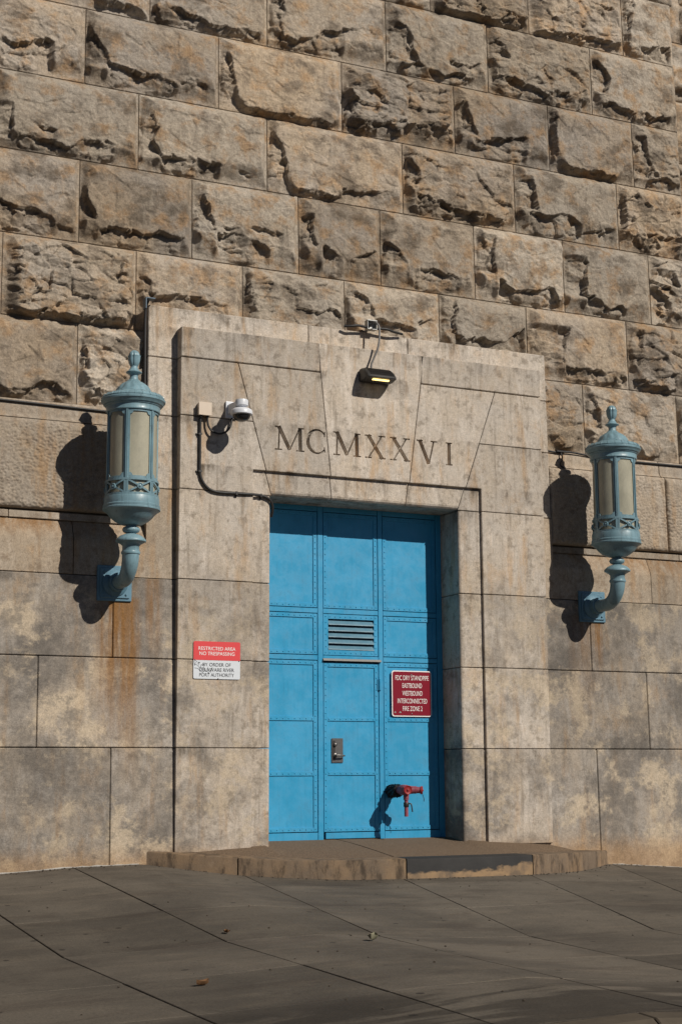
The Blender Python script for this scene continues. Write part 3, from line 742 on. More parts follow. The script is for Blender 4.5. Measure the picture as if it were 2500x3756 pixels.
# ------------------------------------------------------------------ blue steel door filling the opening
DY = .47
def sheet(name, x0, x1, z0, z1, y, parent, mat=None, th=.03, bevel=.002):
    m = MB(); m.box(x0, x1, y, y+th, z0, z1); return m.build(name, mat or M_BLUE, parent, bevel=bevel)
bk = MB(); bk.box(-1.30, 1.37, DY+.028, DY+.08, -.06, 4.3)
M_GAP = plain('door_gap', C4(.006,.03,.055), .6, var=.2)
door = bk.build('steel_door', M_GAP, building)
riv = MB()
def rivet(x, z, y):
    r_ = .0085; R = []
    for rr, dd in ((r_,0),(r_*.85,-.0045),(r_*.4,-.0075)):
        R.append([(x+rr*math.cos(2*math.pi*k/7), y+dd, z+rr*math.sin(2*math.pi*k/7)) for k in range(7)])
    riv.rings(R)
def rline(xa, za, xb, zb, y, sp=.073):
    L = math.hypot(xb-xa, zb-za); n_ = max(1, round(L/sp))
    for k in range(n_+1): rivet(xa+(xb-xa)*k/n_+random.uniform(-.002,.002), za+(zb-za)*k/n_+random.uniform(-.002,.002), y)
def bay(x0, x1, z0, z1, strips=(), border=.052, sheetname='door_panel'):
    """riveted panel: inner sheet set back, border straps proud of it"""
    g_ = .006; x0 += g_; x1 -= g_; z0 += g_; z1 -= g_
    sheet(sheetname, x0, x1, z0, z1, DY+.004, door)
    ys = DY-.008; b = border
    for nm, q in (('strap',(x0,x0+b,z0,z1)),('strap',(x1-b,x1,z0,z1)),('strap',(x0+b+.001,x1-b-.001,z0,z0+b)),('strap',(x0+b+.001,x1-b-.001,z1-b,z1))):
        sheet(nm, *q, ys, door, th=.0115)
    rline(x0+b/2, z0+b*.6, x0+b/2, z1-b*.6, ys); rline(x1-b/2, z0+b*.6, x1-b/2, z1-b*.6, ys)
    rline(x0+b*1.5, z0+b/2, x1-b*1.5, z0+b/2, ys); rline(x0+b*1.5, z1-b/2, x1-b*1.5, z1-b/2, ys)
    for s0, s1 in strips:
        sheet('strap', x0+b+.001, x1-b-.001, s0, s1, ys, door, th=.0115); rline(x0+b*1.4, (s0+s1)/2, x1-b*1.4, (s0+s1)/2, ys)
LX0, LX1, CX0, CX1, RX0, RX1 = -1.235, -.457, -.382, .384, .451, 1.225
Z1a, Z1b, Z2a, Z2b, Z3b = 4.02, 2.80, 2.735, 2.215, 2.150
for x0, x1 in ((LX0,LX1),(CX0,CX1),(RX0,RX1)): bay(x0, x1, Z1b, Z1a)
for x0, x1 in ((LX0,LX1),(RX0,RX1)):
    bay(x0, x1, Z2b, Z2a); bay(x0, x1, .06, Z3b, ((1.405,1.458),(.738,.790)))
# mullions, rails, jamb frame
fy_ = DY-.012
for x0, x1 in ((LX1+.003,CX0-.003),(CX1+.003,RX0-.003)): sheet('mullion', x0, x1, -.05, Z1a+.12, fy_, door, M_BLUEF, th=.04)
for x0, x1 in ((-1.30,LX0-.002),(RX1+.002,1.37)): sheet('frame_post', x0, x1, -.05, Z1a+.12, fy_-.002, door, M_BLUEF, th=.04)
for x0, x1 in ((LX0,LX1),(CX0,CX1),(RX0,RX1)):
    sheet('rail', x0+.002, x1-.002, Z2a+.003, Z1b-.003, fy_+.002, door, M_BLUEF, th=.04)
    sheet('rail', x0+.002, x1-.002, Z3b+.003, Z2b-.003, fy_+.002, door, M_BLUEF, th=.04)
    sheet('rail', x0+.002, x1-.002, Z1a+.003, Z1a+.12, fy_+.002, door, M_BLUEF, th=.04)
for x0, x1 in ((LX0,LX1),(RX0,RX1)): sheet('kick_plate', x0+.002, x1-.002, -.05, .056, fy_+.004, door, M_BLUEF, th=.04)
# louvre bay over the leaf
LV = (-.311,.325,2.284,2.672)
x0, x1, z0, z1 = CX0+.004, CX1-.004, Z2b+.004, Z2a-.004
ys = DY-.005
for q in ((x0,LV[0],z0,z1),(LV[1],x1,z0,z1),(LV[0]+.001,LV[1]-.001,z0,LV[2]),(LV[0]+.001,LV[1]-.001,LV[3],z1)): sheet('strap', *q, ys, door, th=.03)
rline(x0+.034, z0+.03, x0+.034, z1-.03, ys); rline(x1-.03, z0+.03, x1-.03, z1-.03, ys); rline(x0+.09, z0+.03, x1-.09, z0+.03, ys); rline(x0+.09, z1-.03, x1-.09, z1-.03, ys)
M_LOUV = painted('louvre_paint', C4(.075,.185,.255), .25, .45)
for k in range(5):
    zc = LV[2]+.004+(LV[3]-LV[2])*(k+.0)/5
    m = MB(); pr = [(DY-.012,zc),(DY-.010,zc+.012),(DY+.024,zc+.058),(DY+.027,zc+.054),(DY-.006,zc+.010),(DY-.004,zc)]
    m.rings([[(LV[0]+.002,y,z) for y,z in pr],[(LV[1]-.002,y,z) for y,z in pr]]); m.build('louvre_slat', M_LOUV, door)
# man door leaf
bay(CX0, CX1, .055, Z3b-.02, ((1.405,1.450),(.742,.788)), sheetname='door_leaf')
M_ALU = plain('dull_aluminium', C4(.30,.29,.27), .5, .6, .5, .2, 30)
m = MB(); m.prism([(CX0-.01,2.146),(CX1+.03,2.146),(CX1+.03,2.176),(CX0-.01,2.176)], lambda x, z: DY-.045 if z < 2.16 else DY-.02, DY-.014); m.build('drip_strip', M_ALU, door, bevel=.002)
sheet('kick_plate', CX0+.03, CX1, -.022, .050, DY-.006, door, M_BLUEF)
M_STEEL = plain('worn_steel', C4(.15,.145,.14), .42, .75, .5, .35, 25, .1)
M_STEELD = plain('dark_steel', C4(.05,.048,.046), .45, .6, .5, .3, 40)
m = MB(); m.box(-.271,-.117,DY-.010,DY-.004,.896,1.193); hp = m.build('lock_plate', M_STEEL, door, bevel=.002)
m = MB(); m.box(-.262,-.225,DY-.0115,DY-.0095,.92,1.165); m.build('edge_guard', M_STEELD, door, bevel=.0008)
m = MB(); m.lathe([(.022,0),(.022,-.02),(.015,-.026),(.004,-.027)], -.228, DY-.010, 1.115, 20, axis='y'); m.build('lock_cylinder', M_STEEL, door, smooth=40)
m = MB(); m.lathe([(.026,0),(.026,-.012),(.014,-.016),(.012,-.05)], -.226, DY-.010, .985, 20, axis='y')
m.tube([(-.228,DY-.058,.985),(-.19,DY-.062,.985),(-.13,DY-.056,.980),(-.112,DY-.045,.978)], [.013,.012,.010,.009], 10); m.build('lever_handle', M_STEEL, door, smooth=50)
for hz in (1.865, .226, 1.05):
    m = MB(); m.lathe([(.004,-.078),(.014,-.072),(.016,-.070),(.016,-.024),(.0145,-.023),(.016,-.022),(.016,.022),(.0145,.023),(.016,.024),(.016,.070),(.014,.072),(.004,.078)], CX1+.008, DY-.024, hz, 14)
    m.box(CX1-.022, CX1+.004, DY-.016, DY-.006, hz-.068, hz+.068)
    if hz != 1.05: m.build('hinge', M_BLUEF, door, smooth=40)
rv = riv.build('rivets', M_BLUEF, door); rv['kind'] = 'stuff'
DSH = Vector((.03, .06, 0)); door.location = DSH      # the door stands 0.53 m back in the opening
# ------------------------------------------------------------------ curved entrance step
AX, AY, AR = .340, 3.7073, 4.8073
def arc(x, r=AR): return AY-math.sqrt(max(r*r-(x-AX)**2, 0))
RX = [-2.80,-2.5,-1.89,-1.37,-.82,-.06,.79,1.73,2.43,2.66,3.43,3.47]
RT = [-.083,-.114,-.154,-.186,-.196,-.193,-.195,-.202,-.210,-.214,-.229,-.230]
rim_z = lambda x: float(np.interp(x, RX, RT))
inner_z = lambda x: float(np.interp(x, [-2.8,-2.45,-1.27,-1.2,1.35,1.41,2.6,3.04,3.37,3.46], [-.088,-.080,-.034,-.028,-.030,-.043,-.101,-.162,-.211,-.222]))
def inner_y(x): return DY+.09 if -1.25 < x < 1.32 else (.25 if x < -2.43 or x > 2.59 else .2)
def step_stone():
    t = NT('step_sandstone'); p = t.pos; X = t.xyz()
    a = t.noise(p, 2.2, 7, .65); st = t.noise(t.scale(p, (5,5,1.6)), 1.6, 9, .72); fine = t.noise(p, 80, 3, .8)
    c = t.mix(t.rng(a, .35, .65), C4(.21,.145,.09), C4(.145,.11,.08))
    c = t.mix(t.ma('MULTIPLY', t.rng(st, .46, .66), .8), c, C4(.040,.031,.024))
    c = t.mix(t.ma('MULTIPLY', t.rng(st, .42, .25), .4), c, C4(.30,.235,.17))
    c = t.bright(c, t.ma('MULTIPLY', t.ma('MULTIPLY_ADD', t.rnd(), .25, .85), t.ma('MULTIPLY_ADD', fine, .7, .65)))
    return t.out(c, .9, t.bump(t.noise(p, 35, 6, .7), .5, .008), spec=.15)
def stained_stone():
    t = NT('tar_stained_stone'); p = t.pos; X = t.xyz()
    a = t.noise(p, 2.2, 7, .65); e = t.noise(t.scale(p, (2.2,2.2,5)), 1.5, 7, .65)
    c = t.mix(t.rng(a, .4, .6), C4(.27,.18,.10), C4(.12,.09,.065))
    lim = t.ma('ADD', t.ma('MULTIPLY_ADD', e, .30, X[2]), t.ma('MULTIPLY', X[0], -.045))
    c = t.mix(t.rng(lim, -.250, -.200), c, t.mix(a, C4(.014,.014,.015), C4(.05,.048,.046)))
    return t.out(c, .75, t.bump(t.noise(p, 35, 6, .7), .5, .008), spec=.25)
def aggregate():
    t = NT('exposed_aggregate'); p = t.pos
    c = t.ramp(t.noise(p, 75, 4, .8), [(.30,C4(.045,.032,.024)),(.5,C4(.145,.102,.068)),(.68,C4(.30,.225,.155))])
    c = t.mix(t.ma('MULTIPLY', t.noise(p, 1.7, 5, .6), .35), c, C4(.12,.085,.06))
    return t.out(c, .9, t.bump(t.voro(p, 110), .6, .006), spec=.15)
M_STEP, M_STEPB, M_AGG = step_stone(), stained_stone(), aggregate()
step = thing('entrance_step', (.34, -.3, -.3), 'low curved stone step with gritty brown top below the blue door', 'step')
KW = .30
def kerbseg(x0, x1, mat, n_=18, ends=(0,0)):
    R = []
    for k in range(n_+1):
        x = x0+(x1-x0)*k/n_; d = Vector((AX-x, AY-arc(x), 0)).normalized(); p = Vector((x, arc(x), 0))
        kw = KW*(1-ends[0]*(1-min(1, k/3.)) - ends[1]*(1-min(1, (n_-k)/3.)))
        q = p+d*kw; zt = rim_z(x)
        R.append([(q.x,q.y,zt-.5),(q.x,q.y,zt+.006),(p.x+d.x*.02,p.y+d.y*.02,zt),(p.x+d.x*.006,p.y+d.y*.006,zt-.006),(p.x,p.y,zt-.02),(p.x-d.x*.006,p.y-d.y*.006,zt-.5)])
    m_ = MB(); m_.rings(R); return m_.build('kerb_stone', mat, step, smooth=30)
kerbseg(-2.795, -1.897, M_STEP, ends=(.6,0)); kerbseg(-1.883, -.068, M_STEP, 16); kerbseg(-.052, 1.722, M_STEPB, 16); kerbseg(1.738, 3.455, M_STEP, 16, ends=(0,.6))
def platform(x0, x1, skew0, skew1, n_=26):
    V = []; K = 6
    for i in range(n_+1):
        for j in range(K+1):
            t = j/K
            xr_ = x0+(x1-x0)*i/n_; xi = x0+skew0+((x1+skew1)-(x0+skew0))*i/n_
            d = Vector((AX-xr_, AY-arc(xr_), 0)).normalized()
            px, py = xr_+d.x*(KW+.004), arc(xr_)+d.y*(KW+.004)
            iy = inner_y(xi); 
            if py > iy-.02: py = iy-.02
            V.append((xi+(px-xi)*t, iy+(py-iy)*t, inner_z(xi)+(rim_z(xr_)+.004-inner_z(xi))*t**1.25))
    F_ = [(i*(K+1)+j, i*(K+1)+j+1, (i+1)*(K+1)+j+1, (i+1)*(K+1)+j) for i in range(n_) for j in range(K)]
    m_ = MB(); m_.add(V, F_)
    b0 = len(m_.v)
    ringi = [i*(K+1) for i in range(n_+1)]+[n_*(K+1)+j for j in range(1,K+1)]+[i*(K+1)+K for i in range(n_-1,-1,-1)]+[j for j in range(K-1,0,-1)]
    m_.v += [(V[i][0],V[i][1],V[i][2]-.3) for i in ringi]; L = len(ringi)
    m_.f += [(ringi[k],ringi[(k+1)%L],b0+(k+1)%L,b0+k) for k in range(L)]
    return m_.build('platform_slab', M_AGG, step, smooth=35)
platform(-2.72, -.092, .25, -.10); platform(-.072, 3.40, -.10, -.2)

# ------------------------------------------------------------------ wall lanterns
M_LAMP = painted('lantern_paint', C4(.150,.250,.292), .85, .42, .65, .28)
M_LAMPD = painted('lantern_mount_paint', C4(.095,.20,.27), .6, .5, .5)
def lamp_glass():
    t = NT('frosted_glass'); p = t.pos
    n = t.noise(t.scale(p, (1,1,.5)), 4, 7, .66); fine = t.noise(p, 45, 4, .7)
    c = t.mix(t.rng(n, .35, .7), C4(.70,.67,.53), C4(.52,.50,.39))
    c = t.bright(c, t.ma('MULTIPLY_ADD', fine, .3, .85))
    d = t.new('ShaderNodeBsdfDiffuse'); tr = t.new('ShaderNodeBsdfTranslucent'); gl = t.new('ShaderNodeBsdfGlossy')
    t.l.new(c, d.inputs[0]); t.l.new(c, tr.inputs[0]); gl.inputs['Roughness'].default_value = .28
    m1 = t.new('ShaderNodeMixShader'); m1.inputs[0].default_value = .5; t.l.new(d.outputs[0], m1.inputs[1]); t.l.new(tr.outputs[0], m1.inputs[2])
    fr = t.new('ShaderNodeFresnel'); fr.inputs[0].default_value = 1.45
    m2 = t.new('ShaderNodeMixShader'); t.l.new(fr.outputs[0], m2.inputs[0]); t.l.new(m1.outputs[0], m2.inputs[1]); t.l.new(gl.outputs[0], m2.inputs[2])
    t.l.new(m2.outputs[0], t.n['Material Output'].inputs[0])
    return t.m
M_GLASS = lamp_glass()
LZ, LA = 2.925, -.615              # plate centre height, lantern axis distance from the wall
def pol(r, a, z): return (r*math.sin(a), LA-r*math.cos(a), z-LZ)
def arcbox(m_, r0, r1, a0, a1, z0, z1, n_=8):
    R = []
    for k in range(n_+1):
        a = a0+(a1-a0)*k/n_
        R.append([pol(r0,a,z0), pol(r1,a,z0), pol(r1,a,z1), pol(r0,a,z1)])
    m_.rings(R)
def lantern(x, label):
    root = thing('wall_lantern', (x, yo(LZ), LZ), label, 'lantern', 'pale blue wall lanterns beside the doorway'); root['local'] = 1
    P = lambda pr: [(r, z-LZ) for r, z in pr]
    # wall plate
    m = MB(); m.box(-.205,.205,-.030,.03,-.205,.205); pl = m.build('wall_plate', M_LAMPD, root, bevel=.008)
    m = MB(); m.box(-.175,.175,-.048,-.026,-.175,.175); m.build('raised_panel', M_LAMPD, pl, bevel=.010)
    for bx, bz in ((.13,-.13),(.13,.13),(-.13,.13),(-.13,-.13)):
        m = MB(); m.lathe([(.013,0),(.013,-.010),(.006,-.015)], bx, -.047, bz, 8, axis='y'); m.build('bolt', M_LAMPD, pl)
    # arm: flange, elbow, collars
    m = MB(); m.lathe([(.150,-.045),(.150,-.065),(.125,-.085),(.105,-.095),(.100,-.15),(.108,-.165),(.108,-.185),(.095,-.20)], 0, 0, 0, 28, axis='y'); m.build('arm_flange', M_LAMPD, root, smooth=40)
    path = []; br = .27
    path += [(0,-.12,-.005),(0,-.24,-.005)]
    for k in range(7):
        a = k/6*math.pi/2; path.append((0, LA+br-br*math.sin(a), -.005+br-br*math.cos(a)))
    path.append((0, LA, .30))
    m = MB(); m.tube(path, [.082,.082]+[.082+.014*k/6 for k in range(7)]+[.098], 24, 3); m.build('arm', M_LAMP, root, smooth=60)
    m = MB(); m.lathe(P([(.085,3.18),(.104,3.185),(.108,3.20),(.104,3.215),(.094,3.22),(.094,3.275),(.112,3.295),(.150,3.315),(.168,3.325),(.170,3.337),(.160,3.355),(.128,3.385),(.085,3.405),(.058,3.415),(.055,3.424)]), 0, LA, 0, 36); m.build('saucer', M_LAMP, root, smooth=45)
    m = MB(); m.lathe(P([(.055,3.420),(.085,3.432),(.098,3.452),(.098,3.468),(.085,3.488),(.060,3.498),(.056,3.512)]), 0, LA, 0, 32); m.build('knob', M_LAMP, root, smooth=45)
    m = MB(); m.lathe(P([(.075,3.508),(.095,3.512),(.130,3.522),(.190,3.555),(.240,3.60),(.275,3.645),(.305,3.665),(.323,3.675),(.325,3.690),(.318,3.70),(.30,3.70)]), 0, LA, 0, 48); m.build('bowl', M_LAMP, root, smooth=40)
    m = MB(); m.lathe(P([(.29,3.700),(.318,3.702),(.320,3.725),(.311,3.735),(.310,3.808),(.306,3.818),(.29,3.822)]), 0, LA, 0, 48); m.build('lower_drum', M_LAMP, root, smooth=35)
    # lattice band: X bars and rosettes, six bays
    S = math.radians(60)
    for b in range(6):
        a0, a1 = S*b-S/2, S*b+S/2; am = S*b
        m = MB(); arcbox(m, .284, .302, a0, a1, 3.820, 3.842); arcbox(m, .284, .302, a0, a1, 3.980, 4.002)
        arcbox(m, .284, .300, a0+.045, a0+.085, 3.840, 3.982, 2); arcbox(m, .284, .300, a1-.085, a1-.045, 3.840, 3.982, 2)
        for s in (-1, 1):
            R = []
            for k in range(9):
                t = k/8; a = a0+.07+(a1-a0-.14)*t; zc_ = (3.845+.135*t) if s > 0 else (3.98-.135*t); hw = .0105
                R.append([pol(.286,a,zc_-hw), pol(.300+.001*s,a,zc_-hw), pol(.300+.001*s,a,zc_+hw), pol(.286,a,zc_+hw)])
            m.rings(R)
        lt = m.build('lattice', M_LAMP, root)
        c = Vector(pol(.300, am, 3.911)); d = Vector((math.sin(am), -math.cos(am), 0)); e1 = Vector((math.cos(am), math.sin(am), 0)); e2 = Vector((0,0,1))
        R = [[c+d*dd+rr*(math.cos(2*math.pi*k/16)*e1+math.sin(2*math.pi*k/16)*e2) for k in range(16)] for rr, dd in ((.036,-.006),(.036,.008),(.028,.012),(.022,.004),(.015,.004),(.013,.014),(.004,.018))]
        m = MB(); m.rings(R); m.build('rosette', M_LAMP, lt, smooth=40)
        # pane, its frame and the post between two panes
        m = MB(); arcbox(m, .268, .274, a0+.01, a1-.01, 3.825, 4.80, 10); pn = m.build('glass_pane', M_GLASS, root, smooth=30)
        m = MB(); w_ = .070
        arcbox(m, .276, .288, a0+.04, a1-.04, 4.004, 4.030); arcbox(m, .276, .288, a0+.04, a1-.04, 4.765, 4.792)
        arcbox(m, .276, .287, a0+.04, a0+.04+w_, 4.028, 4.768, 2); arcbox(m, .276, .287, a1-.04-w_, a1-.04, 4.028, 4.768, 2)
        for aa, sg in ((a0+.04+w_,1),(a1-.04-w_,-1)):
            for zz, sz in ((4.030,1),(4.765,-1)):
                ring0 = [(aa,zz)]+[(aa+sg*.125*math.cos(q), zz+sz*.036*math.sin(q)) for q in (0,.4,.8,1.2,1.57)]
                m.rings([[pol(.2765,a,z) for a,z in ring0],[pol(.2865,a,z) for a,z in ring0]])
        m.build('pane_frame', M_LAMP, root)
        m = MB(); arcbox(m, .272, .298, a1-.042, a1-.006, 3.822, 4.80, 2); arcbox(m, .272, .298, a1+.006, a1+.042, 3.822, 4.80, 2); arcbox(m, .272, .290, a1-.006, a1+.006, 3.822, 4.80, 1)
        m.build('post', M_LAMP, root)
    # cornice, roof, finial
    m = MB(); m.lathe(P([(.27,4.790),(.303,4.790),(.306,4.800),(.302,4.808),(.304,4.852),(.316,4.862),(.318,4.872),(.335,4.880),(.350,4.905),(.362,4.915),(.364,4.935),(.352,4.945),(.30,4.955)]), 0, LA, 0, 56); m.build('cornice', M_LAMP, root, smooth=32)
    m = MB()
    m.lathe(P([(.30,4.950),(.350,4.948),(.352,4.960),(.335,4.985),(.315,4.995),(.28,5.005),(.232,5.022),(.205,5.035)]), 0, LA, 0, 56)
    for k in range(24):
        a = math.radians(15*k); R = []
        for rr, zz in ((.351,4.950),(.353,4.961),(.336,4.987),(.315,4.9965)):
            R.append([pol(rr, a-.016, zz), pol(rr+.002, a-.011, zz+.0015), pol(rr+.002, a+.011, zz+.0015), pol(rr, a+.016, zz)])
        m.rings(R)
    rf = m.build('roof', M_LAMP, root, smooth=35)
    def lobes(t, z): return .060*abs(math.sin(6*t))**.6+.030*math.sin(12*t+z*60)
    m = MB(); m.lathe(P([(.207,5.030),(.197,5.045),(.180,5.075),(.160,5.105),(.132,5.130),(.105,5.150),(.075,5.165),(.060,5.185)]), 0, LA, 0, 72, mod=lobes); m.build('dome', M_LAMP, rf, smooth=60)
    m = MB(); m.lathe(P([(.058,5.180),(.050,5.200),(.046,5.225),(.050,5.245),(.070,5.258),(.090,5.268),(.092,5.276),(.078,5.284),(.062,5.292),(.056,5.310),(.046,5.318),(.040,5.340),(.044,5.350)]), 0, LA, 0, 32); m.build('finial_stem', M_LAMP, root, smooth=45)
    def bud(t, z): return .16*abs(math.sin(3*t))**.5-.10
    m = MB(); m.lathe(P([(.036,5.345),(.046,5.355),(.058,5.385),(.065,5.420),(.066,5.450),(.072,5.468),(.062,5.470),(.058,5.490),(.046,5.515),(.026,5.530),(.008,5.535)]), 0, LA, 0, 36, mod=bud); m.build('finial', M_LAMP, root, smooth=50)
    return root
L1 = lantern(-3.18, 'pale blue cylindrical wall lantern left of the doorway, nearest the camera')
def copy_tree(o, parent=None):
    c = o.copy(); COL.objects.link(c); c.parent = parent
    for ch in list(o.children): copy_tree(ch, c)
    return c
L2 = copy_tree(L1); L2.location = (3.36, yo(LZ), LZ)
L2['label'] = 'pale blue cylindrical wall lantern on the wall right of the doorway'

# ------------------------------------------------------------------ signs
def emission_free(name, col, rough=.5): 
    return plain(name, col, rough, 0, .4, .06, 20)
M_WHITE, M_RED, M_DRED, M_BLACK, M_INK = emission_free('sign_white', C4(.62,.66,.70)), emission_free('sign_red', C4(.66,.055,.060)), emission_free('sign_dark_red', C4(.205,.003,.016), .35), emission_free('sign_black', C4(.012,.012,.014)), emission_free('marker_ink', C4(.02,.02,.022))
M_LETW = emission_free('letter_white', C4(.80,.78,.76))
def roundrect(x0, x1, z0, z1, r, n_=6):
    P = []
    for cx_, cz_, a0 in ((x1-r,z0+r,-90),(x1-r,z1-r,0),(x0+r,z1-r,90),(x0+r,z0+r,180)):
        for k in range(n_+1): a = math.radians(a0+90*k/n_); P.append((cx_+r*math.cos(a), cz_+r*math.sin(a)))
    return P
def text(name, body, x0, x1, zb, cap, y, mat, parent, bold=0.):
    cu = bpy.data.curves.new(name, 'FONT'); cu.body = body; cu.size = 1.0; cu.offset = bold; cu.extrude = 0
    o = bpy.data.objects.new(name, cu); COL.objects.link(o)
    dg = bpy.context.evaluated_depsgraph_get(); me = bpy.data.meshes.new_from_object(o.evaluated_get(dg))
    bpy.data.objects.remove(o, do_unlink=True)
    n_ = len(me.vertices); co = np.empty(n_*3); me.vertices.foreach_get('co', co); co = co.reshape(-1, 3)
    a = co.min(0); b = co.max(0)
    out_ = np.stack([x0+(co[:,0]-a[0])/(b[0]-a[0])*(x1-x0), np.full(n_, y), zb+(co[:,1]-a[1])/(b[1]-a[1])*cap], -1)
    me.vertices.foreach_set('co', out_.ravel())
    return link(name, me, mat, parent)
sg = thing('warning_sign', (-1.955, 0, 1.853), 'red and white restricted area sign with scribbled graffiti beside the blue door', 'sign')
m = MB(); m.prism(roundrect(-2.245,-1.666,1.853,2.288,.018), -.012, -.004); m.build('sign_plate', M_WHITE, sg)
rr = roundrect(-2.245,-1.666,1.853,2.288,.018); top = [(x,z) for x,z in rr if z > 2.07]
m = MB(); m.prism([(-2.245,2.070),(-1.666,2.070)]+top, -.0142, -.0118); m.build('red_field', M_RED, sg)
for s_, a, b, z in (('RESTRICTED AREA',-2.185,-1.726,2.186),('NO TRESPASSING',-2.173,-1.737,2.127)): text('lettering', s_, a, b, z, .041, -.0158, M_LETW, sg, .004)
for s_, a, b, z in (('BY ORDER OF',-2.129,-1.783,1.998),('DELAWARE RIVER',-2.172,-1.742,1.938),('PORT AUTHORITY',-2.172,-1.742,1.879)): text('lettering', s_, a, b, z, .041, -.0138, M_BLACK, sg, .002)
m = MB()
def scrib(pts):
    P = [(-2.245+(x-190)/1110*.579, -.0142, 2.288-(y_-205)/925*.435) for x, y_ in pts]; m.tube(P, .0016, 5, 4)
scrib([(205,700),(215,760),(220,810)]); scrib([(205,690),(250,690),(265,720),(220,770),(300,800)]); scrib([(300,715),(320,760),(305,830),(350,850)]); scrib([(280,750),(345,735),(300,720)])
scrib([(355,790),(420,770),(440,790),(360,810),(380,860),(420,850)]); scrib([(215,865),(290,880),(350,920),(410,975),(440,930),(500,940),(560,985),(565,1010)]); scrib([(540,825),(500,900),(470,915),(430,840)]); scrib([(650,855),(600,870),(570,960),(555,900)]); scrib([(620,880),(600,975)])
m.build('graffiti', M_INK, sg)
m = MB()
for bx, bz in ((-2.230,2.075),(-1.682,2.066),(-1.94,1.858)): m.lathe([(.007,0),(.006,-.004),(.002,-.005)], bx, -.013, bz, 8, axis='y')
m.build('screw', M_STEELD, sg)

fs = thing('fire_sign', (.84, .45, 1.469), 'dark red standpipe sign with white letters on the right of the blue door', 'sign')
m = MB(); m.prism(roundrect(.556,1.123,1.469,2.048,.035), .440, .443); m.build('sign_plate', M_LETW, fs)
m = MB(); m.prism(roundrect(.569,1.110,1.482,2.035,.028), .4382, .4398); m.build('red_field', M_DRED, fs)
for s_, a, b, z in (('FDC DRY STANDPIPE',.607,1.082,1.927),('EASTBOUND',.706,.985,1.830),('WESTBOUND',.704,.990,1.733),('INTERCONNECTED',.636,1.058,1.636),('FIRE ZONE 2',.708,.988,1.540)):
    text('lettering', s_, a, b, z, .060, .4368, M_LETW, fs, .0)
m = MB()
for bz in (1.998,1.505): m.lathe([(.010,0),(.008,-.004),(.003,-.005)], .838, .438, bz, 8, axis='y')
for sx in (.62, 1.06): m.box(sx, sx+.03, .443, .468, 1.50, 2.02)
m.build('screw', M_STEEL, fs)
m = MB()
for cx_, s_ in ((.600,.016),(.672,.02)):
    m.prism([(cx_-s_,1.516),(cx_+s_,1.514),(cx_+s_*.5,1.530),(cx_,1.537),(cx_-s_*.5,1.528)], .4372, .4380)
m.build('chipped_paint', M_ALU, fs)
fs.location = Vector(fs.location)+DSH

# ------------------------------------------------------------------ junction box, camera, conduit
M_CREAM = plain('cream_box_paint', C4(.60,.50,.40), .4, .0, .5, .1, 15)
M_CAMW = plain('camera_white', C4(.62,.64,.68), .35, 0, .5, .06, 10)
M_CABLE = plain('black_cable', C4(.025,.024,.024), .5, 0, .35, .3, 30)
M_GREYC = plain('grey_cable', C4(.17,.165,.16), .5, 0, .35, .2, 30)
M_BUBBLE = plain('smoked_bubble', C4(.015,.015,.017), .08, 0, .6, .05)
jb = thing('junction_box', (-2.157, -.04, 4.974), 'small cream junction box on the portal stone left of the camera', 'box')
m = MB(); m.box(-2.230,-2.078,-.078,-.002,4.976,5.124); m.build('box_body', M_CREAM, jb, bevel=.006, seg=2)
m = MB(); m.box(-2.236,-2.072,-.084,-.076,4.970,5.130); m.build('box_lid', M_CREAM, jb, bevel=.003)
for bx in (-2.196,-2.115):
    m = MB(); m.lathe([(.020,.0),(.020,-.018),(.015,-.032)], bx, -.045, 4.976, 12); m.build('gland', M_CABLE, jb, smooth=40)
sc_ = thing('security_camera', (-1.80, -.2, 4.90), 'white dome security camera on a wall arm above the carved date', 'camera')
m = MB(); m.box(-1.875,-1.728,-.035,-.001,4.975,5.180); m.build('mount_plate', M_CAMW, sc_, bevel=.006, seg=2)
m = MB(); m.rings([[(-1.855,-.03,5.14),(-1.745,-.03,5.14),(-1.745,-.03,5.01),(-1.855,-.03,5.01)],[(-1.845,-.20,5.135),(-1.755,-.20,5.135),(-1.755,-.20,5.05),(-1.845,-.20,5.05)],[(-1.845,-.33,5.13),(-1.755,-.33,5.13),(-1.755,-.33,5.065),(-1.845,-.33,5.065)]]); m.build('arm', M_CAMW, sc_, bevel=.012, seg=2)
m = MB(); m.lathe([(.05,5.135),(.075,5.128),(.08,5.11),(.080,5.06),(.065,5.05),(.045,5.045),(.045,5.03)], -1.80, -.355, 0, 28); m.build('swivel', M_CAMW, sc_, smooth=40)
m = MB(); m.lathe([(.05,5.032),(.095,5.022),(.122,5.005),(.130,4.985),(.130,4.952),(.122,4.945),(.100,4.943)], -1.80, -.355, 0, 36); m.build('housing', M_CAMW, sc_, smooth=40)
m = MB(); m.lathe([(.108,4.944),(.100,4.915),(.080,4.888),(.05,4.872),(.015,4.866)], -1.80, -.355, 0, 32); m.build('dome_bubble', M_BUBBLE, sc_, smooth=60)
cd = thing('conduit', (-2.195, -.02, 3.86), 'black cable conduit running down from the junction box into the doorway', 'conduit')
m = MB(); m.tube([(-2.196,-.030,4.97),(-2.197,-.024,4.85),(-2.196,-.022,4.55),(-2.194,-.022,4.30),(-2.165,-.022,4.19),(-2.085,-.022,4.10),(-1.966,-.022,4.064),(-1.731,-.022,4.066),(-1.53,-.014,4.070),(-1.40,.010,4.068),(-1.31,.015,4.045),(-1.250,.03,3.985),(-1.232,.055,3.90),(-1.235,.09,3.83)], .0165, 12, 6); m.build('conduit_tube', M_CABLE, cd, smooth=60)
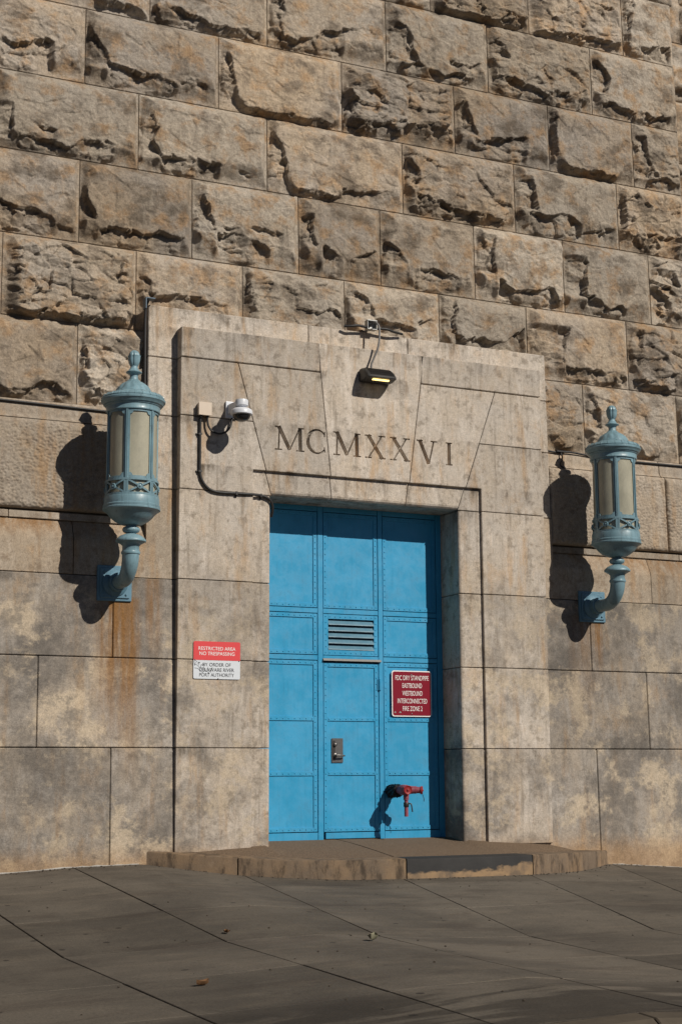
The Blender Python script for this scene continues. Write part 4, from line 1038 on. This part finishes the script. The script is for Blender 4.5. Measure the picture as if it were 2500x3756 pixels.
for cx_, cz_, ax in ((-2.197,4.749,'h'),(-2.194,4.298,'h'),(-1.731,4.066,'v'),(-1.40,4.068,'v')):
    m = MB(); yb = .0 if cx_ < -1.6 else .04
    if ax == 'h': m.box(cx_-.022,cx_+.022,yb-.042,yb-.001,cz_-.012,cz_+.012); m.lathe([(.012,0),(.012,-.010),(.005,-.014)], cx_-.036, yb-.004, cz_, 8, axis='y'); m.box(cx_-.048,cx_-.02,yb-.006,yb-.001,cz_-.012,cz_+.012)
    else: m.box(cx_-.012,cx_+.012,yb-.042,yb-.001,cz_-.022,cz_+.022); m.lathe([(.012,0),(.012,-.010),(.005,-.014)], cx_, yb-.004, cz_-.036, 8, axis='y'); m.box(cx_-.012,cx_+.012,yb-.006,yb-.001,cz_-.048,cz_-.02)
    m.build('clip', M_STEELD, cd, bevel=.002)
lp = MB(); lp.tube([(-2.115,-.045,4.95),(-2.105,-.05,4.86),(-2.06,-.06,4.79),(-1.97,-.065,4.765),(-1.88,-.06,4.80),(-1.82,-.05,4.88),(-1.80,-.04,4.975)], .0125, 10, 6)
tag(lp.build('camera_cable', M_CABLE, None, smooth=60), 'short black cable looping between junction box and security camera', 'cable')

# ------------------------------------------------------------------ floodlight over the keystone
M_BRONZE = plain('bronze_lamp_body', C4(.042,.040,.038), .5, .3, .5, .3, 30, .1)
fl = thing('floodlight', (.125, -.02, 5.60), 'dark finned floodlight with lit yellow strip on the keystone', 'floodlight')
prf = [(-.002,5.615),(-.002,5.770),(-.045,5.785),(-.085,5.780),(-.14,5.755),(-.20,5.712),(-.245,5.662),(-.255,5.640),(-.250,5.628),(-.13,5.606)]
def flring(x, k): return [(x, y*k-.0, 5.69+(z-5.69)*(1-(1-k)*.8)) for y, z in prf]
m = MB(); m.rings([flring(-.085,.80), flring(-.072,.94), flring(-.05,1.0), flring(.30,1.0), flring(.322,.94), flring(.335,.80)]); m.build('lamp_body', M_BRONZE, fl, smooth=35)
for k in range(20):
    x = -.030+.0168*k; m = MB()
    pts = [(-.04,5.783),(-.085,5.780),(-.14,5.755),(-.20,5.712),(-.242,5.664)]
    R = [[(x-.0035,y,z-.004),(x+.0035,y,z-.004),(x+.0025,y-.004,z+.008),(x-.0025,y-.004,z+.008)] for y, z in pts]; m.rings(R); m.build('fin', M_BRONZE, fl)
t_ = NT('led_strip'); t_.b.inputs['Emission Color'].default_value = C4(1,.72,.25); t_.b.inputs['Emission Strength'].default_value = 3; t_.out(C4(.8,.6,.2), .4)
m = MB(); m.add([(.0,-.222,5.6205),(.235,-.222,5.6205),(.235,-.180,5.6130),(.0,-.180,5.6130)], [(0,1,2,3)])
m.v = []; m.f = []
for k in range(8):
    x = .008+.0285*k; m.box(x, x+.022, -.226, -.186, 5.605, 5.6085+.010)
m.build('led_strip', t_.m, fl)
M_GALV = plain('galvanised_box', C4(.42,.42,.40), .45, .5, .5, .15, 20)
cb = thing('conduit_box', (.137, .09, 6.34), 'open grey metal conduit box on top of the portal above the floodlight', 'box')
m = MB(); m.box(.070,.205,.12,.135,6.345,6.462); m.box(.070,.078,.050,.135,6.345,6.462); m.box(.197,.205,.050,.135,6.345,6.462); m.box(.070,.205,.045,.135,6.452,6.465); m.box(.070,.205,.050,.135,6.340,6.350); m.build('box_shell', M_GALV, cb, bevel=.002)
m = MB(); m.lathe([(.016,0),(.016,-.03),(.010,-.04)], .125, .12, 6.40, 12, axis='y'); m.build('fitting', M_STEELD, cb, smooth=40)
fc = MB(); fc.tube([(.125,.09,6.40),(.150,.0,6.42),(.175,-.06,6.35),(.165,-.09,6.20),(.135,-.10,6.05),(.085,-.085,5.92),(.055,-.075,5.84),(.055,-.07,5.775)], .0125, 10, 6)
tag(fc.build('lamp_cable', M_GREYC, None, smooth=60), 'grey cable hanging from the conduit box down to the floodlight', 'cable')
tc = MB(); tc.tube([(-.24,.10,6.352),(-.15,.07,6.356),(-.06,.065,6.372),(.07,.085,6.37)], .0165, 10, 6); tc.tube([(.20,.085,6.365),(.34,.065,6.372),(.45,.08,6.355),(.60,.12,6.350)], .0165, 10, 6)
tag(tc.build('ledge_cable', M_CABLE, None, smooth=60), 'black cable lying on the portal top behind the conduit box', 'cable')

# ------------------------------------------------------------------ cables along the wall
def bandcable(pts, name, label):
    m_ = MB(); m_.tube(pts, .0135, 10, 6); return tag(m_.build(name, M_CABLE, None, smooth=60), label, 'cable')
yb = lambda z: yo(z)+.066
bandcable([(-7.5,yb(5.01),5.012),(-5.5,yb(5.0),5.008),(-4.6,yb(5.0),4.990),(-4.0,yb(5.0),4.982),(-3.5,yb(5.0),4.972),(-3.1,yb(5.0),4.968),(-2.82,yb(5.0),4.96)], 'wall_cable', 'black cable strung along the ledge left of the portal')
bandcable([(2.81,yb(5.0),5.02),(3.0,yb(5.0),5.01),(3.2,yb(5.0),5.03),(3.7,yb(5.0),4.99),(4.3,yb(5.0),4.985),(5.4,yb(5.0),4.99)], 'wall_cable', 'black cable strung along the ledge right of the portal')
hk = MB(); hk.tube([(3.02,yb(5)-.01,5.005),(3.03,yb(5)-.03,4.93),(3.0,yb(5)-.02,4.84),(3.06,yb(5)-.02,4.80)], .009, 8, 5); hk.box(2.95,3.09,yb(5)-.03,yb(5)+.02,5.015,5.035)
tag(hk.build('cable_hook', M_CABLE, None, smooth=50), 'small dark hook hanging from the cable beside the right lantern', 'hook')
vc = MB(); vc.tube([(-2.815,.14,6.36),(-2.825,.19,6.28),(-2.826,.20,6.0),(-2.824,.19,5.5),(-2.825,.175,5.04)], .019, 10, 6)
tag(vc.build('vertical_cable', M_CABLE, None, smooth=60), 'black cable running down the left side of the portal', 'cable')
M_BRK = plain('blue_grey_bracket', C4(.07,.10,.13), .5, .3, .4, .2, 20)
br_ = MB(); br_.box(-2.862,-2.845,.08,.19,6.25,6.392); br_.box(-2.845,-2.74,.08,.19,6.375,6.392)
tag(br_.build('cable_bracket', M_BRK, None, bevel=.003), 'small blue grey metal bracket on the top left corner of the portal', 'bracket')

# ------------------------------------------------------------------ fire department connection and its wrap
M_PINK = painted('faded_red_paint', C4(.23,.052,.075), .5, .5)
M_FRED = painted('red_cap_paint', C4(.25,.016,.018), .5, .45)
sp = thing('standpipe_connection', (.53, .3, .24), 'faded red fire hose connection sticking out of the blue door', 'pipe')
PXc, PZc = .530, .560
m = MB(); m.lathe([(.046,.0),(.046,-.30),(.054,-.31),(.054,-.33)], PXc, .475, PZc, 24, axis='y'); m.build('pipe', M_PINK, sp, smooth=40)
m = MB(); m.lathe([(.050,.155),(.060,.150),(.065,.12),(.065,.05),(.058,.03),(.052,.018)], PXc, 0, PZc, 24, axis='y')
m.tube([(PXc,.085,PZc),(PXc+.075,.060,PZc),(PXc+.125,.035,PZc)], [.058,.050,.044], 20, 3); m.build('body', M_PINK, sp, smooth=45)
m = MB(); m.lathe([(.050,.022),(.056,.018),(.057,-.012),(.050,-.018),(.044,-.012),(.040,-.010),(.016,-.012),(.012,-.024),(.004,-.026)], PXc, 0, PZc, 24, axis='y')
for k in range(3):
    a = 2*math.pi*k/3+.5; m.lathe([(.009,.016),(.009,-.020)], PXc+.058*math.cos(a), 0, PZc+.058*math.sin(a), 8, axis='y')
m.build('cap', M_FRED, sp, smooth=40)
d = Vector((.9,-.42,-.05)).normalized(); c0 = Vector((PXc+.118,.040,PZc)); e1 = d.orthogonal().normalized(); e2 = d.cross(e1)
def oriented(prs, seg=24): return [[c0+d*t+r_*(math.cos(2*math.pi*k/seg)*e1+math.sin(2*math.pi*k/seg)*e2) for k in range(seg)] for r_, t in prs]
m = MB(); m.rings(oriented([(.046,0),(.046,.022),(.040,.026),(.038,.070),(.044,.072)])); m.build('swivel', M_PINK, sp, smooth=40)
m = MB(); m.rings(oriented([(.044,.070),(.049,.073),(.050,.096),(.044,.102),(.036,.098),(.013,.100),(.010,.112),(.004,.113)])); m.build('cap', M_FRED, sp, smooth=40)
m = MB(); m.tube([c0+d*.10+Vector((0,0,-.05)), c0+d*.115+Vector((0,0,-.10)), c0+d*.11+Vector((.005,0,-.135))], .004, 6, 4); m.build('chain', M_STEELD, sp)
m = MB(); m.lathe([(.034,-.050),(.034,-.098),(.030,-.102),(.034,-.104),(.034,-.118),(.024,-.122),(.024,-.318),(.018,-.320)], PXc+.008, .05, PZc, 16); m.build('drain_pipe', M_PINK, sp, smooth=40)
m = MB(); m.lathe([(.030,-.15),(.033,-.155),(.033,-.20),(.030,-.205)], PXc+.008, .05, PZc, 16); m.tube([(PXc+.03,.03,PZc-.165),(PXc+.055,.015,PZc-.168),(PXc+.062,.010,PZc-.20),(PXc+.070,.006,PZc-.265)], .008, 8, 5); m.build('drain_valve', M_STEELD, sp, smooth=40)
sp.location = Vector(sp.location)+DSH
# crumpled black plastic wrapped round the pipe
M_BAG = plain('black_plastic', C4(.009,.009,.010), .5, 0, .25, .2, 20)
nr, ns = 22, 44; V = []
for i in range(nr):
    y = .462-.245*i/(nr-1)
    for k in range(ns):
        a = 2*math.pi*k/ns; s_ = math.sin(a)
        ax = np.array([3*math.cos(a)+7]); ay = np.array([y*16+3*s_])
        r_ = .060+.012*float(perlin(ax*1.3, ay, 3)[0])+.018*float(abs(perlin(ax*2.6, ay*1.9, 9)[0]))+.008*float(perlin(ax*5, ay*4, 5)[0])
        if s_ < 0: r_ *= 1+.5*abs(s_)**1.5*(.7+.3*math.sin(i*.9))
        if i == nr-1: r_ = .048
        V.append((PXc+r_*math.cos(a), y, PZc+r_*s_))
me = mesh_arrays('plastic_wrap', V, [(i*ns+k, i*ns+(k+1)%ns, (i+1)*ns+(k+1)%ns, (i+1)*ns+k) for i in range(nr-1) for k in range(ns)])
pw = link('plastic_wrap', me, M_BAG, None, 35); pw.location = DSH
tag(pw, 'crumpled black plastic wrapped around the red hose connection', 'plastic')

# ------------------------------------------------------------------ litter on the sidewalk
M_LEAF = plain('dry_leaf', C4(.16,.085,.04), .8, 0, .2, .4, 60); M_LEAFG = plain('pale_leaf', C4(.20,.19,.13), .8, 0, .2, .3, 60)
def leaf(x, y, s_, rot, mat, label, curl=.5):
    V = []; z0 = ground_z(x, y)+.006
    N = 7
    for i in range(N):
        t = i/(N-1); w = s_*.55*math.sin(math.pi*min(1, t*1.02))**.8*(1+.25*math.sin(t*17))
        for q in (-1,-.5,0,.5,1):
            px, py = (t-.5)*2*s_, q*w; pz = curl*s_*(q*q)*.6+curl*s_*.5*(t-.5)**2*2
            V.append((x+px*math.cos(rot)-py*math.sin(rot), y+px*math.sin(rot)+py*math.cos(rot), z0+pz))
    m_ = MB(); F_ = [(i*5+k, i*5+k+1, (i+1)*5+k+1, (i+1)*5+k) for i in range(N-1) for k in range(4)]
    m_.add(V, F_)
    b0 = len(V); m_.v += [(a, b, c+.0025) for a, b, c in V]; m_.f += [tuple(i+b0 for i in reversed(f)) for f in F_]
    return tag(m_.build('fallen_leaf', mat, None, smooth=60), label, 'leaf')
leaf(-4.68,-7.05,.050,.3,M_LEAF,'curled brown leaf lying on the sidewalk near the kerb',.9)
leaf(-2.68,-5.52,.070,.9,M_LEAFG,'pale crumpled leaf lying on the sidewalk below the middle of the step',.9)
leaf(-3.58,-4.62,.045,1.4,M_LEAF,'small brown leaf caught beside a sidewalk joint',.6)
lit = MB(); rg = random.Random(3)
def pebble(x, y, s_): lit.lathe([(s_*.3,0),(s_,s_*.3),(s_*.8,s_*.8),(s_*.2,s_)], x, y, ground_z(x, y), 5)
for k in range(420):
    if k < 110: x, y = rg.uniform(-6.5,3.8), rg.uniform(-9.2,-.9)
    elif k < 220: x = rg.uniform(-6,-2.85); y = .03-abs(rg.gauss(0,.09))
    elif k < 290: x = rg.uniform(3.5,5.4); y = .02-abs(rg.gauss(0,.09))
    else: x = rg.uniform(-2.75,3.4); y = arc(x)-.02-abs(rg.gauss(0,.07))
    if k < 110 and -2.85 < x < 3.5 and y > arc(min(max(x,-2.7),3.4))-.05: continue
    pebble(x, y, rg.uniform(.004,.012))
tag(lit.build('grit', plain('grit', C4(.06,.048,.036), .9, var=.6, sc=3), None), 'loose dark grit scattered over the sidewalk', 'grit', kind='stuff')
# pale sealant smeared along the wall foot
se = MB(); pts = []; rd = []
for k in range(40):
    x = -6+3.15*k/39; pts.append((x, yo(-.25)-.006+rg.uniform(-.006,.003), ground_z(x, .0)+.004)); rd.append(.004+.012*max(0, rg.uniform(-.4,1)))
se.tube(pts, rd, 6, 2); pts = []; rd = []
for k in range(26):
    x = 3.5+1.9*k/25; pts.append((x, yo(-.4)-.006+rg.uniform(-.006,.003), ground_z(x, .0)+.004)); rd.append(.003+.010*max(0, rg.uniform(-.4,1)))
se.tube(pts, rd, 6, 2)
so = se.build('sealant', plain('sealant', C4(.36,.34,.31), .8, var=.3), sidewalk)
